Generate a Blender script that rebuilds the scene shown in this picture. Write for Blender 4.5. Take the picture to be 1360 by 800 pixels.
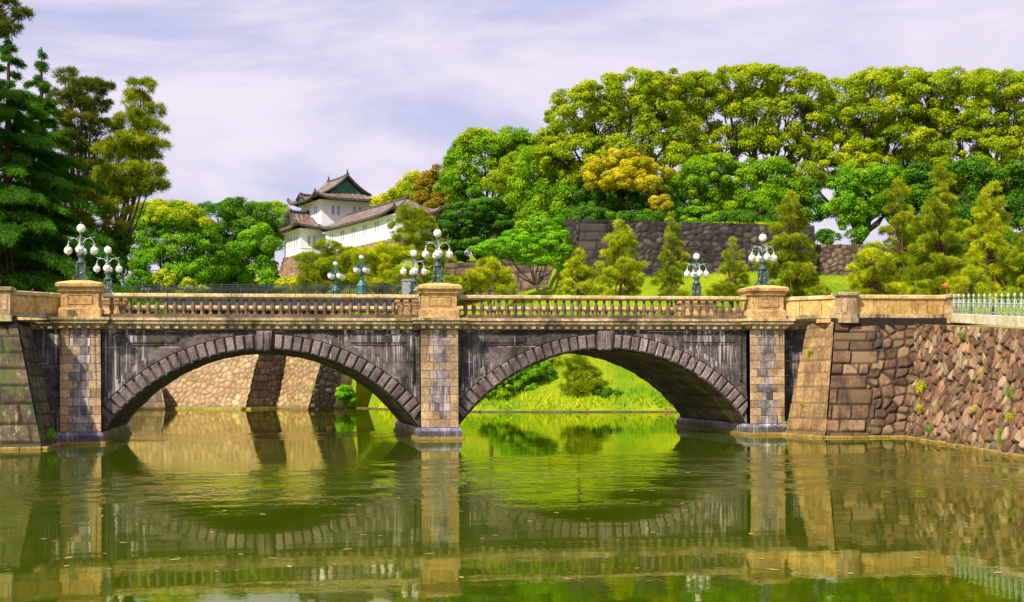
import bpy, bmesh, math, random
import numpy as np
from mathutils import Vector, Matrix
R = math.radians
SC = bpy.context.scene
for o in list(bpy.data.objects): bpy.data.objects.remove(o)
COL = SC.collection
rng = np.random.default_rng(7)
random.seed(7)

# ------------------------------------------------------------------ camera
F_PX, HOR, ROLL, CX, CD, CH, YAW = 1790.0, 500.2, -0.0055, -8.17, 64.0, 2.99, 0.1805
cd = bpy.data.cameras.new('camera'); cam = bpy.data.objects.new('camera', cd); COL.objects.link(cam)
cd.sensor_fit = 'HORIZONTAL'; cd.sensor_width = 36.0; cd.lens = 36.0 * F_PX / 1360.0
cd.shift_y = (HOR - 400.0) / 1360.0
cd.clip_start = 0.5; cd.clip_end = 9000
cam.matrix_world = Matrix.Translation((CX, -CD, CH)) @ Matrix.Rotation(-YAW, 4, 'Z') @ Matrix.Rotation(R(90), 4, 'X') @ Matrix.Rotation(ROLL, 4, 'Z')
SC.camera = cam

# ------------------------------------------------------------------ sun, sky, exposure
SUN = Vector((-0.54, -0.47, 0.70)).normalized()
sl = bpy.data.lights.new('sun', 'SUN'); sl.energy = 4.9; sl.angle = R(0.6); sl.color = (1.0, 0.88, 0.68)
so = bpy.data.objects.new('sun', sl); COL.objects.link(so)
so.rotation_euler = (-SUN).to_track_quat('-Z', 'Y').to_euler()
so.location = (-60, -60, 90)
W = bpy.data.worlds.new('World'); SC.world = W; W.use_nodes = True
SC.view_settings.view_transform = 'Standard'; SC.view_settings.look = 'None'
SC.view_settings.gamma = 1.0; SC.view_settings.use_curve_mapping = False
SC.view_settings.exposure = 0.55
SC.cycles.use_denoising = True
SC.cycles.max_bounces = 6; SC.cycles.transparent_max_bounces = 4


class NT:
    """Small helper for writing node trees."""
    def __init__(s, tree):
        s.t = tree; tree.nodes.clear()
    def n(s, typ, props=None, **ins):
        nd = s.t.nodes.new(typ)
        for k, v in (props or {}).items(): setattr(nd, k, v)
        for k, v in ins.items():
            key = int(k[1:]) if k[0] == 'i' and k[1:].isdigit() else k.replace('_', ' ')
            s.set(nd.inputs[key], v)
        return nd
    def set(s, sock, v):
        if isinstance(v, bpy.types.NodeSocket): s.t.links.new(v, sock)
        elif isinstance(v, bpy.types.Node): s.t.links.new(v.outputs[0], sock)
        else:
            if hasattr(sock.default_value, '__len__') and len(sock.default_value) == 4 and len(v) == 3: v = (*v, 1)
            sock.default_value = v
    def math(s, op, a, b=0.0, clamp=False):
        return s.n('ShaderNodeMath', {'operation': op, 'use_clamp': clamp}, i0=a, i1=b).outputs[0]
    def mix(s, f, a, b, mode='MIX'):
        nd = s.n('ShaderNodeMix', {'data_type': 'RGBA', 'blend_type': mode})
        s.set(nd.inputs[0], f); s.set(nd.inputs[6], a); s.set(nd.inputs[7], b)
        return nd.outputs[2]
    def noise(s, vec, scale, detail=4, rough=0.6, dist=0.0):
        return s.n('ShaderNodeTexNoise', None, Vector=vec, Scale=scale, Detail=detail, Roughness=rough, Distortion=dist).outputs[0]
    def ramp(s, f, lo, hi):
        nd = s.n('ShaderNodeMapRange', {'interpolation_type': 'SMOOTHSTEP'}, Value=f)
        nd.inputs[1].default_value = lo; nd.inputs[2].default_value = hi
        return nd.outputs[0]
    def mapping(s, vec, scale=(1, 1, 1), rot=(0, 0, 0), loc=(0, 0, 0)):
        return s.n('ShaderNodeMapping', None, Vector=vec, Scale=scale, Rotation=rot, Location=loc).outputs[0]
    def pos(s): return s.n('ShaderNodeNewGeometry').outputs[0]
    def attr(s, name): return s.n('ShaderNodeAttribute', {'attribute_name': name}).outputs['Fac']


w = NT(W.node_tree)
sky = w.n('ShaderNodeTexSky', {'sky_type': 'NISHITA', 'sun_disc': False, 'sun_elevation': math.asin(SUN.z),
                               'sun_rotation': math.atan2(SUN.x, SUN.y), 'air_density': 1.0, 'dust_density': 2.0})
dirv = w.n('ShaderNodeTexCoord').outputs['Generated']
cm = w.mapping(dirv, (1.6, 1.6, 6.0), (0.25, 0.1, 0.5))
cl = w.noise(cm, 1.7, 6, 0.55, 0.5)
thin = w.ramp(cl, 0.38, 0.60)
sep = w.n('ShaderNodeSeparateXYZ', None, Vector=dirv)
low = w.ramp(sep.outputs[2], 0.22, 0.0)
veil_n = w.n('ShaderNodeMath', {'operation': 'MULTIPLY_ADD', 'use_clamp': True}, i0=thin, i1=0.66, i2=0.26).outputs[0]
veil = w.math('MAXIMUM', veil_n, low)
skyc = w.mix(veil, w.mix(0.62, sky.outputs[0], (3.2, 3.4, 5.9)), (6.3, 5.7, 6.5))
bg = w.n('ShaderNodeBackground', None, Color=skyc, Strength=0.1)
wo = w.n('ShaderNodeOutputWorld', None, Surface=bg)


# ------------------------------------------------------------------ placing helpers
_c, _s = math.cos(YAW), math.sin(YAW)
def ray(px, py):
    u, v = px - 680.0, py - 400.0
    cr, sr = math.cos(ROLL), math.sin(ROLL)
    u, v = cr * u + sr * v, -sr * u + cr * v
    v -= HOR - 400.0
    X = u / F_PX
    return np.array([X * _c + _s, _c - X * _s, -v / F_PX])
CAMP = np.array([CX, -CD, CH])
def at(px, py, Y):
    d = ray(px, py); return CAMP + (Y + CD) / d[1] * d
def atd(px, py, Z): return CAMP + Z * ray(px, py)
def atz(px, py, z):
    d = ray(px, py); return CAMP + (z - CH) / d[2] * d


# ------------------------------------------------------------------ mesh helpers
def link_mesh(name, me, parent=None, mats=()):
    o = bpy.data.objects.new(name, me); COL.objects.link(o)
    for m in (mats if isinstance(mats, (list, tuple)) else [mats]): me.materials.append(m)
    if parent is not None:
        o.parent = parent
    return o
def ploc(p):
    l = Vector((0, 0, 0))
    while p is not None: l += p.location; p = p.parent
    return np.array(l)
def tag(o, label=None, cat=None, group=None, kind=None):
    for k, v in (('label', label), ('category', cat), ('group', group), ('kind', kind)):
        if v: o[k] = v
    return o
def thing(name, label, cat, loc=(0, 0, 0), group=None):
    o = bpy.data.objects.new(name, None); COL.objects.link(o); o.location = loc
    o.empty_display_size = 0.3
    return tag(o, label, cat, group)
def quads_mesh(name, V, parent, mats, tone=None, smooth=False):
    """V: (n,4,3) loose quads -> one mesh, with a per-face tone."""
    n = len(V)
    me = bpy.data.meshes.new(name)
    P = (V.reshape(-1, 3) - ploc(parent)).astype(np.float32)
    me.vertices.add(4 * n); me.vertices.foreach_set('co', P.ravel())
    me.loops.add(4 * n); me.loops.foreach_set('vertex_index', np.arange(4 * n, dtype=np.int32))
    me.polygons.add(n); me.polygons.foreach_set('loop_start', np.arange(0, 4 * n, 4, dtype=np.int32))
    me.update(calc_edges=True)
    if tone is not None:
        a = me.attributes.new('tone', 'FLOAT', 'FACE'); a.data.foreach_set('value', tone.astype(np.float32))
    return link_mesh(name, me, parent, mats)
def grid_mesh(name, P, parent, mats, tone=None, joint=None, smooth=True):
    """P: (nu,nv,3) points -> a grid surface."""
    nu, nv = P.shape[:2]
    i = np.arange(nu * nv).reshape(nu, nv)
    q = np.stack([i[:-1, :-1], i[1:, :-1], i[1:, 1:], i[:-1, 1:]], -1).reshape(-1, 4)
    me = bpy.data.meshes.new(name)
    V = (P.reshape(-1, 3) - ploc(parent)).astype(np.float32)
    me.vertices.add(len(V)); me.vertices.foreach_set('co', V.ravel())
    me.loops.add(4 * len(q)); me.loops.foreach_set('vertex_index', q.astype(np.int32).ravel())
    me.polygons.add(len(q)); me.polygons.foreach_set('loop_start', np.arange(0, 4 * len(q), 4, dtype=np.int32))
    me.polygons.foreach_set('use_smooth', np.full(len(q), smooth))
    me.update(calc_edges=True)
    for nm, a in (('tone', tone), ('joint', joint)):
        if a is not None:
            at_ = me.attributes.new(nm, 'FLOAT', 'POINT'); at_.data.foreach_set('value', a.ravel().astype(np.float32))
    return link_mesh(name, me, parent, mats)

class MB:
    """Collects boxes, tubes, lathes and sheets; build() links them as ONE mesh object."""
    def __init__(s): s.v = []; s.f = []; s.t = []; s.m = []; s.sm = []
    def add(s, vs, fs, tone=1.0, mi=0, smooth=False):
        b = len(s.v); s.v += [tuple(map(float, p)) for p in vs]
        for f in fs: s.f.append([b + i for i in f]); s.t.append(tone); s.m.append(mi); s.sm.append(smooth)
    def box(s, x0, x1, y0, y1, z0, z1, tone=1.0, mi=0, taper=0.0):
        t = taper
        vs = [(x0, y0, z0), (x1, y0, z0), (x1, y1, z0), (x0, y1, z0), (x0 + t, y0 + t, z1), (x1 - t, y0 + t, z1), (x1 - t, y1 - t, z1), (x0 + t, y1 - t, z1)]
        s.add(vs, [(0, 3, 2, 1), (4, 5, 6, 7), (0, 1, 5, 4), (1, 2, 6, 5), (2, 3, 7, 6), (3, 0, 4, 7)], tone, mi)
    def block(s, x0, x1, yf, d, z0, z1, bev, tone=1.0, mi=0):
        """a stone block on a wall facing -Y: front face at yf-d with chamfered rim"""
        vs = [(x0, yf, z0), (x1, yf, z0), (x1, yf, z1), (x0, yf, z1),
              (x0, yf - d + bev, z0), (x1, yf - d + bev, z0), (x1, yf - d + bev, z1), (x0, yf - d + bev, z1),
              (x0 + bev, yf - d, z0 + bev), (x1 - bev, yf - d, z0 + bev), (x1 - bev, yf - d, z1 - bev), (x0 + bev, yf - d, z1 - bev)]
        fs = [(8, 9, 10, 11)]
        for k in range(4):
            j = (k + 1) % 4
            fs += [(4 + k, 4 + j, 8 + j, 8 + k), (k, j, 4 + j, 4 + k)]
        s.add(vs, fs, tone, mi)
    def obox(s, c, ax, ay, az, tone=1.0, mi=0):
        c, ax, ay, az = (np.array(q, float) for q in (c, ax, ay, az))
        vs = [c + i * ax + j * ay + k * az for k in (-1, 1) for (i, j) in ((-1, -1), (1, -1), (1, 1), (-1, 1))]
        s.add(vs, [(0, 3, 2, 1), (4, 5, 6, 7), (0, 1, 5, 4), (1, 2, 6, 5), (2, 3, 7, 6), (3, 0, 4, 7)], tone, mi)
    def tube(s, pts, rad, n=8, tone=1.0, mi=0, cap=True):
        pts = [np.array(p, float) for p in pts]
        if not hasattr(rad, '__len__'): rad = [rad] * len(pts)
        vs, fs = [], []
        for i, p in enumerate(pts):
            d = pts[min(i + 1, len(pts) - 1)] - pts[max(i - 1, 0)]
            d /= np.linalg.norm(d) + 1e-9
            a = np.cross(d, (0, 0, 1.0) if abs(d[2]) < .9 else (1.0, 0, 0)); a /= np.linalg.norm(a); b = np.cross(d, a)
            for k in range(n):
                t = 2 * math.pi * k / n; vs.append(p + rad[i] * (math.cos(t) * a + math.sin(t) * b))
        for i in range(len(pts) - 1):
            for k in range(n):
                j = (k + 1) % n; fs.append((i * n + k, i * n + j, (i + 1) * n + j, (i + 1) * n + k))
        s.add(vs, fs, tone, mi, True)
        if cap:
            b = len(s.v) - len(vs)
            for f in ([b + k for k in range(n)][::-1], [b + (len(pts) - 1) * n + k for k in range(n)]):
                s.f.append(f); s.t.append(tone); s.m.append(mi); s.sm.append(False)
    def lathe(s, prof, c=(0, 0, 0), n=12, tone=1.0, mi=0, smooth=True, sq=0.0, rot=0.0):
        vs, fs = [], []
        for r, z in prof:
            for k in range(n):
                t = 2 * math.pi * k / n + rot; vs.append((c[0] + r * math.cos(t), c[1] + r * math.sin(t), c[2] + z))
        for i in range(len(prof) - 1):
            for k in range(n):
                j = (k + 1) % n; fs.append((i * n + k, i * n + j, (i + 1) * n + j, (i + 1) * n + k))
        m = (len(prof) - 1) * n
        fs += [tuple(range(n))[::-1], tuple(m + k for k in range(n))]
        s.add(vs, fs, tone, mi, smooth)
    def sphere(s, c, r, n=14, m=9, tone=1.0, mi=0, sz=1.0):
        prof = [(max(r * math.sin(math.pi * i / m), .001), -r * sz * math.cos(math.pi * i / m)) for i in range(m + 1)]
        s.lathe(prof, c, n, tone, mi)
    def sheet(s, a, b, tone=1.0, mi=0, smooth=False):
        """strip between two polylines"""
        n = len(a); s.add(list(a) + list(b), [(i, i + 1, n + i + 1, n + i) for i in range(n - 1)], tone, mi, smooth)
    def build(s, name, mats, parent=None, bevel=0.0):
        me = bpy.data.meshes.new(name)
        P = np.array(s.v) - ploc(parent)
        me.from_pydata(P.tolist(), [], s.f); me.update()
        me.polygons.foreach_set('material_index', s.m); me.polygons.foreach_set('use_smooth', s.sm)
        a = me.attributes.new('tone', 'FLOAT', 'FACE'); a.data.foreach_set('value', s.t)
        o = link_mesh(name, me, parent, mats)
        if bevel:
            md = o.modifiers.new('bevel', 'BEVEL'); md.width = bevel; md.segments = 1; md.limit_method = 'ANGLE'
        return o


# ------------------------------------------------------------------ materials
def new_mat(name):
    m = bpy.data.materials.new(name); m.use_nodes = True
    return m, NT(m.node_tree)
def finish(t, m, col, rough=0.85, bump=None, bstr=0.3, bdist=0.05, spec=0.3, metal=0.0, **kw):
    p = t.n('ShaderNodeBsdfPrincipled', None, Base_Color=col, Roughness=rough, Metallic=metal)
    p.inputs['Specular IOR Level'].default_value = spec
    if bump is not None:
        b = t.n('ShaderNodeBump', None, Height=bump, Strength=bstr, Distance=bdist); t.set(p.inputs['Normal'], b.outputs[0])
    t.n('ShaderNodeOutputMaterial', None, Surface=p)
    return m
def stone(name, c1, c2, scale=1.2, fine=9.0, rough=0.85, streak=None, moss=None, joint=None, bstr=0.35, grime=None, c3=None, brick=None):
    """weathered masonry. streak=(colour, amount 0..1), moss=(colour, amount), joint=colour of the gaps, grime=(colour, amount)"""
    m, t = new_mat(name)
    p = t.pos()
    n1 = t.noise(p, scale, 5, 0.62, 0.3); n2 = t.noise(p, fine, 4, 0.7)
    col = t.mix(t.ramp(n1, 0.32, 0.68), c1, c2)
    col = t.mix(1.0, col, t.n('ShaderNodeCombineColor', None, **{'i0': (v := t.n('ShaderNodeMapRange', None, Value=n2, i1=0.3, i2=0.7, i3=0.5, i4=1.4).outputs[0]), 'i1': v, 'i2': v}).outputs[0], 'MULTIPLY')
    tn = t.attr('tone')
    if c3:
        hsh = t.math('FRACT', t.math('MULTIPLY', tn, 17.31))
        col = t.mix(t.math('MULTIPLY', t.ramp(hsh, 0.45, 0.95), 0.85), col, c3)
    col = t.mix(1.0, col, t.n('ShaderNodeCombineColor', None, i0=tn, i1=tn, i2=tn).outputs[0], 'MULTIPLY')
    if grime:
        g = t.noise(t.mapping(p, (1, 1, 0.35)), 0.9, 6, 0.7, 0.6)
        col = t.mix(t.math('MULTIPLY', t.ramp(g, 0.62 - 0.3 * grime[1], 0.72 - 0.12 * grime[1]), 0.85), col, grime[0])
    if brick:   # visible courses: (course height, block width, joint colour)
        sp_ = t.n('ShaderNodeSeparateXYZ', None, Vector=p)
        bv = t.n('ShaderNodeCombineXYZ', None, i0=sp_.outputs[0], i1=sp_.outputs[2])
        br = t.n('ShaderNodeTexBrick', None, Vector=bv, Scale=1.0); br.inputs['Row Height'].default_value = brick[0]; br.inputs['Brick Width'].default_value = brick[1]
        br.inputs['Mortar Size'].default_value = 0.014; br.inputs['Mortar Smooth'].default_value = 0.3
        br.inputs['Color1'].default_value = (.72, .72, .72, 1); br.inputs['Color2'].default_value = (1.25, 1.2, 1.15, 1); br.inputs['Mortar'].default_value = (1, 1, 1, 1)
        col = t.mix(1.0, col, br.outputs[0], 'MULTIPLY')
        jn = t.noise(p, 0.8, 3, 0.6)
        col = t.mix(br.outputs[1], col, t.mix(t.ramp(jn, 0.5, 0.6), (.012, .011, .012), brick[2]))
    if streak:
        sn = t.noise(t.mapping(p, (4.2, 4.2, 0.17)), 1.6, 4, 0.6, 0.1)
        sn2 = t.noise(p, 0.35, 2, 0.5)
        f = t.math('MULTIPLY', t.ramp(sn, 0.62 - 0.2 * streak[1], 0.74 - 0.2 * streak[1]), t.ramp(sn2, 0.42, 0.58))
        col = t.mix(t.math('MULTIPLY', f, 0.8), col, streak[0])
    if moss:
        mn = t.noise(p, 0.75, 6, 0.68, 0.4)
        col = t.mix(t.math('MULTIPLY', t.ramp(mn, 0.66 - 0.25 * moss[1], 0.76 - 0.25 * moss[1]), 0.8), col, moss[0])
    zz = t.n('ShaderNodeSeparateXYZ', None, Vector=p).outputs[2]     # wet, algae-stained tide line
    tide = t.ramp(t.math('ADD', zz, t.math('MULTIPLY', t.math('SUBTRACT', n1, 0.5), 0.5)), 0.42, 0.22)
    col = t.mix(t.math('MULTIPLY', tide, 0.5), col, (0.05, 0.045, 0.015))
    if joint:
        col = t.mix(t.attr('joint'), joint, col)
    return finish(t, m, col, rough, t.math('ADD', t.math('MULTIPLY', n2, 0.5), n1), bstr, 0.05)
def plain(name, col, rough=0.6, metal=0.0, var=0.25, scale=6.0, spec=0.4):
    m, t = new_mat(name)
    n = t.noise(t.pos(), scale, 4, 0.65)
    c = t.mix(t.ramp(n, 0.3, 0.7), tuple(x * (1 - var) for x in col), tuple(min(1, x * (1 + var)) for x in col))
    return finish(t, m, c, rough, n, 0.12, 0.02, spec, metal)

TAN = stone('tan_granite', (0.36, 0.215, 0.085), (0.56, 0.38, 0.165), 0.8, 8, 0.8, None, ((0.13, 0.085, 0.05), 0.25), grime=((0.13, 0.085, 0.055), 0.3))
TANCAP = stone('mossy_tan_granite', (0.50, 0.36, 0.13), (0.62, 0.47, 0.17), 1.4, 8, 0.85, None, ((0.46, 0.37, 0.03), 0.6), grime=((0.22, 0.15, 0.08), 0.15))
PANEL = stone('golden_granite', (0.44, 0.25, 0.08), (0.62, 0.42, 0.16), 0.9, 7, 0.8, ((0.15, 0.08, 0.04), 0.55), None, grime=((0.2, 0.12, 0.06), 0.2))
PIER = stone('pier_granite', (0.32, 0.21, 0.12), (0.51, 0.37, 0.23), 1.1, 9, 0.8, ((0.07, 0.05, 0.045), 0.5), ((0.5, 0.46, 0.42), 0.22), grime=((0.12, 0.075, 0.055), 0.42))
PIERC = stone('stained_granite', (0.10, 0.085, 0.095), (0.31, 0.265, 0.28), 1.6, 7, 0.75, ((0.62, 0.57, 0.62), 0.5), None, grime=((0.035, 0.03, 0.04), 0.5))
DARK = stone('dark_andesite', (0.040, 0.034, 0.038), (0.15, 0.125, 0.135), 1.3, 7, 0.75, ((0.50, 0.47, 0.50), 0.58), ((0.06, 0.065, 0.02), 0.25), bstr=0.6, grime=((0.013, 0.012, 0.013), 0.42), brick=(.74, 1.5, (.42, .40, .42)))
VOUS = stone('arch_stone', (0.11, 0.085, 0.09), (0.24, 0.19, 0.195), 1.3, 9, 0.8, ((0.52, 0.48, 0.52), 0.35), None, grime=((0.045, 0.036, 0.04), 0.35), bstr=0.6)
CORN = stone('cornice_stone', (0.34, 0.26, 0.14), (0.56, 0.46, 0.27), 1.3, 8, 0.85, ((0.05, 0.04, 0.03), 0.4), ((0.15, 0.15, 0.025), 0.5), grime=((0.07, 0.055, 0.035), 0.5))
RAILM = stone('rail_stone', (0.46, 0.34, 0.16), (0.62, 0.49, 0.27), 1.0, 8, 0.85, None, ((0.34, 0.29, 0.04), 0.3), grime=((0.22, 0.15, 0.08), 0.2))
BAL = stone('baluster_stone', (0.085, 0.055, 0.04), (0.22, 0.145, 0.095), 1.1, 9, 0.8, None, None, grime=((0.06, 0.042, 0.04), 0.4))
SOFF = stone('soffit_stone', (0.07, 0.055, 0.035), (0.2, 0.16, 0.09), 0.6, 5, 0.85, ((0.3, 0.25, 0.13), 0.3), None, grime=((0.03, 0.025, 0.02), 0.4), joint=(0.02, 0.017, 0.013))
LEDGE = stone('waterline_stone', (0.42, 0.24, 0.065), (0.62, 0.40, 0.13), 1.2, 7, 0.6, None, ((0.10, 0.06, 0.03), 0.3))
BASED = stone('wet_base_stone', (0.045, 0.045, 0.075), (0.2, 0.19, 0.27), 1.0, 6, 0.5, ((0.68, 0.64, 0.68), 0.55))

# ------------------------------------------------------------------ masonry relief walls
def h2(i, j, k=0.0):
    x = np.sin(i * 127.1 + j * 311.7 + k * 74.7) * 43758.5453
    return x - np.floor(x)
def voronoi(sx, sy, rot=0.0, warp=0.0, seed=0.0, jit=0.8):
    def f(u, v):
        c, s = math.cos(rot), math.sin(rot)
        if warp:
            u = u + warp * np.sin(v * 1.7 + seed) + .5 * warp * np.sin(u * 2.9 + v * 1.1); v = v + warp * np.sin(u * 1.3 + 2 * seed)
        x = (c * u + s * v) / sx; y = (-s * u + c * v) / sy
        ix, iy = np.floor(x), np.floor(y)
        F1 = np.full(x.shape, 9.0); F2 = F1.copy(); ID = np.zeros_like(x); TX = np.zeros_like(x)
        for dx in (-2, -1, 0, 1, 2):
            for dy in (-2, -1, 0, 1, 2):
                gx, gy = ix + dx, iy + dy
                px = gx + .5 + jit * (h2(gx, gy, seed) - .5); py = gy + .5 + jit * (h2(gx, gy, seed + 3) - .5)
                d = np.hypot(x - px, y - py)
                cl = d < F1
                F2 = np.where(cl, F1, np.minimum(F2, d)); ID = np.where(cl, h2(gx, gy, seed + 9), ID); TX = np.where(cl, (x - px) * (h2(gx, gy, seed + 5) - .5) + (y - py) * (h2(gx, gy, seed + 7) - .65), TX); F1 = np.where(cl, d, F1)
        f.tilt = TX
        return ID, (F2 - F1) * .5 * min(sx, sy)
    return f
def courses(rows, wmin, wmax, seed=0.0, wob=0.0):
    """rows: list of course heights from the bottom"""
    cum = np.concatenate([[0], np.cumsum(rows)])
    def f(u, v):
        if wob: v = v + wob * np.sin(u * 1.1 + seed)
        r = np.clip(np.searchsorted(cum, v, 'right') - 1, 0, len(rows) - 1)
        w_ = wmin + (wmax - wmin) * h2(r * 1.0, 0.0, seed); off = 10 * h2(r * 1.0, 5.0, seed)
        x = (u + 50) / w_ + off; k = np.floor(x)
        def bd(q): return q + .5 * (h2(q, r * 1.0, seed + 1) - .5)
        k = np.where(x < bd(k), k - 1, k); k = np.where(x >= bd(k + 1), k + 1, k)
        dx = np.minimum(x - bd(k), bd(k + 1) - x) * w_
        dz = np.minimum(v - cum[r], cum[r + 1] - v)
        return h2(k, r * 1.0, seed + 2), np.maximum(np.minimum(dx, dz), 0)
    return f
def relief(name, TL, TR, BL, BR, pat, parent, mat, step=0.07, depth=0.09, edge=0.06, tone=(0.6, 1.35), bulge=0.0, rnd=0.02, out=None):
    TL, TR, BL, BR = (np.array(p, float) for p in (TL, TR, BL, BR))
    wid = max(np.linalg.norm(TR - TL), np.linalg.norm(BR - BL)); hei = max(np.linalg.norm(TL - BL), np.linalg.norm(TR - BR))
    nu, nv = max(3, int(wid / step)), max(3, int(hei / step))
    a, b = np.meshgrid(np.linspace(0, 1, nu), np.linspace(0, 1, nv), indexing='ij')
    A, B = a[..., None], b[..., None]
    P = (1 - B) * ((1 - A) * BL + A * BR) + B * ((1 - A) * TL + A * TR)
    N = np.cross((TR - TL) + (BR - BL), (TL - BL) + (TR - BR)); N /= np.linalg.norm(N)
    if np.dot(N, CAMP - (TL + BR) / 2) < 0: N = -N
    ID, d = pat(a * wid, b * hei)
    s = np.clip(d / edge, 0, 1); s = s * s * (3 - 2 * s)
    low = np.sin(P[..., 0] * 2.1 + P[..., 2] * 1.3) * np.sin(P[..., 1] * 1.9 - P[..., 2] * 2.3)
    tl = getattr(pat, 'tilt', None)
    disp = (0 if tl is None else 2.2 * depth * s * tl) + depth * s * (0.6 + 0.8 * h2(ID * 71.0, 1.0)) + rnd * low * s
    if bulge: disp -= bulge * np.sin(math.pi * b)
    P = P + disp[..., None] * N
    tn = tone[0] + (tone[1] - tone[0]) * ID
    return grid_mesh(name, P, parent, mat, tn, 0.12 + 0.88 * s)

# ================================================================== WATER
m, t = new_mat('pond_water')
p = t.pos()
sepw = t.n('ShaderNodeSeparateXYZ', None, Vector=p)
big = t.noise(t.mapping(p, (0.5, 1.4, 1.0)), 0.10, 3, 0.55, 0.8)
def band(y0, y1, y2, y3): return t.math('MULTIPLY', t.ramp(sepw.outputs[1], y0, y1), t.ramp(sepw.outputs[1], y3, y2))
puffy = t.math('MULTIPLY', t.ramp(big, 0.44, 0.6), t.ramp(t.noise(p, 0.9, 3, 0.6), 0.42, 0.62))
wind = t.math('MULTIPLY', t.math('ADD', band(-36, -27, -18, -12), t.math('MULTIPLY', band(1, 4, 8, 12), t.ramp(sepw.outputs[0], 4, -1))), t.math('ADD', t.math('MULTIPLY', puffy, 0.9), 0.1))
rip1 = t.noise(t.mapping(p, (2.6, 0.85, 1.0)), 1.5, 2, 0.5, 0.4)
rip2 = t.noise(t.mapping(p, (0.7, 1.2, 1.0)), 6.5, 2, 0.6)
swell = t.noise(t.mapping(p, (0.4, 1.0, 1.0)), 0.5, 2, 0.5)
fine = t.math('ADD', t.math('MULTIPLY', rip1, 0.055), t.math('MULTIPLY', rip2, 0.020))
hgt = t.math('ADD', t.math('MULTIPLY', swell, 0.011), t.math('MULTIPLY', fine, t.math('ADD', t.math('MULTIPLY', wind, 1.5), 0.03)))
bmp = t.n('ShaderNodeBump', None, Height=hgt, Strength=1.0, Distance=0.5)
body = t.n('ShaderNodeBsdfDiffuse', None, Color=t.mix(big, (0.026, 0.046, 0.001), (0.055, 0.085, 0.001)))
film = t.n('ShaderNodeBsdfGlossy', None, Color=(0.93, 0.95, 0.58), Roughness=0.02, Normal=bmp.outputs[0])
fr = t.n('ShaderNodeFresnel', None, IOR=1.33, Normal=bmp.outputs[0])
t.n('ShaderNodeOutputMaterial', None, Surface=t.n('ShaderNodeMixShader', None, i0=fr, i1=body, i2=film))
WATER = m
mb = MB(); mb.add([(-260, -140, 0), (260, -140, 0), (260, 160, 0), (-260, 160, 0)], [(0, 1, 2, 3)])
tag(mb.build('water', WATER), kind='structure')
GROUNDM = plain('far_ground', (0.08, 0.09, 0.035), 0.95, 0, 0.3, 0.2)
mb = MB(); mb.add([(-4000, -4000, -1.5), (4000, -4000, -1.5), (4000, 4000, -1.5), (-4000, 4000, -1.5)], [(0, 1, 2, 3)])
tag(mb.build('ground', GROUNDM), kind='structure')

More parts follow.
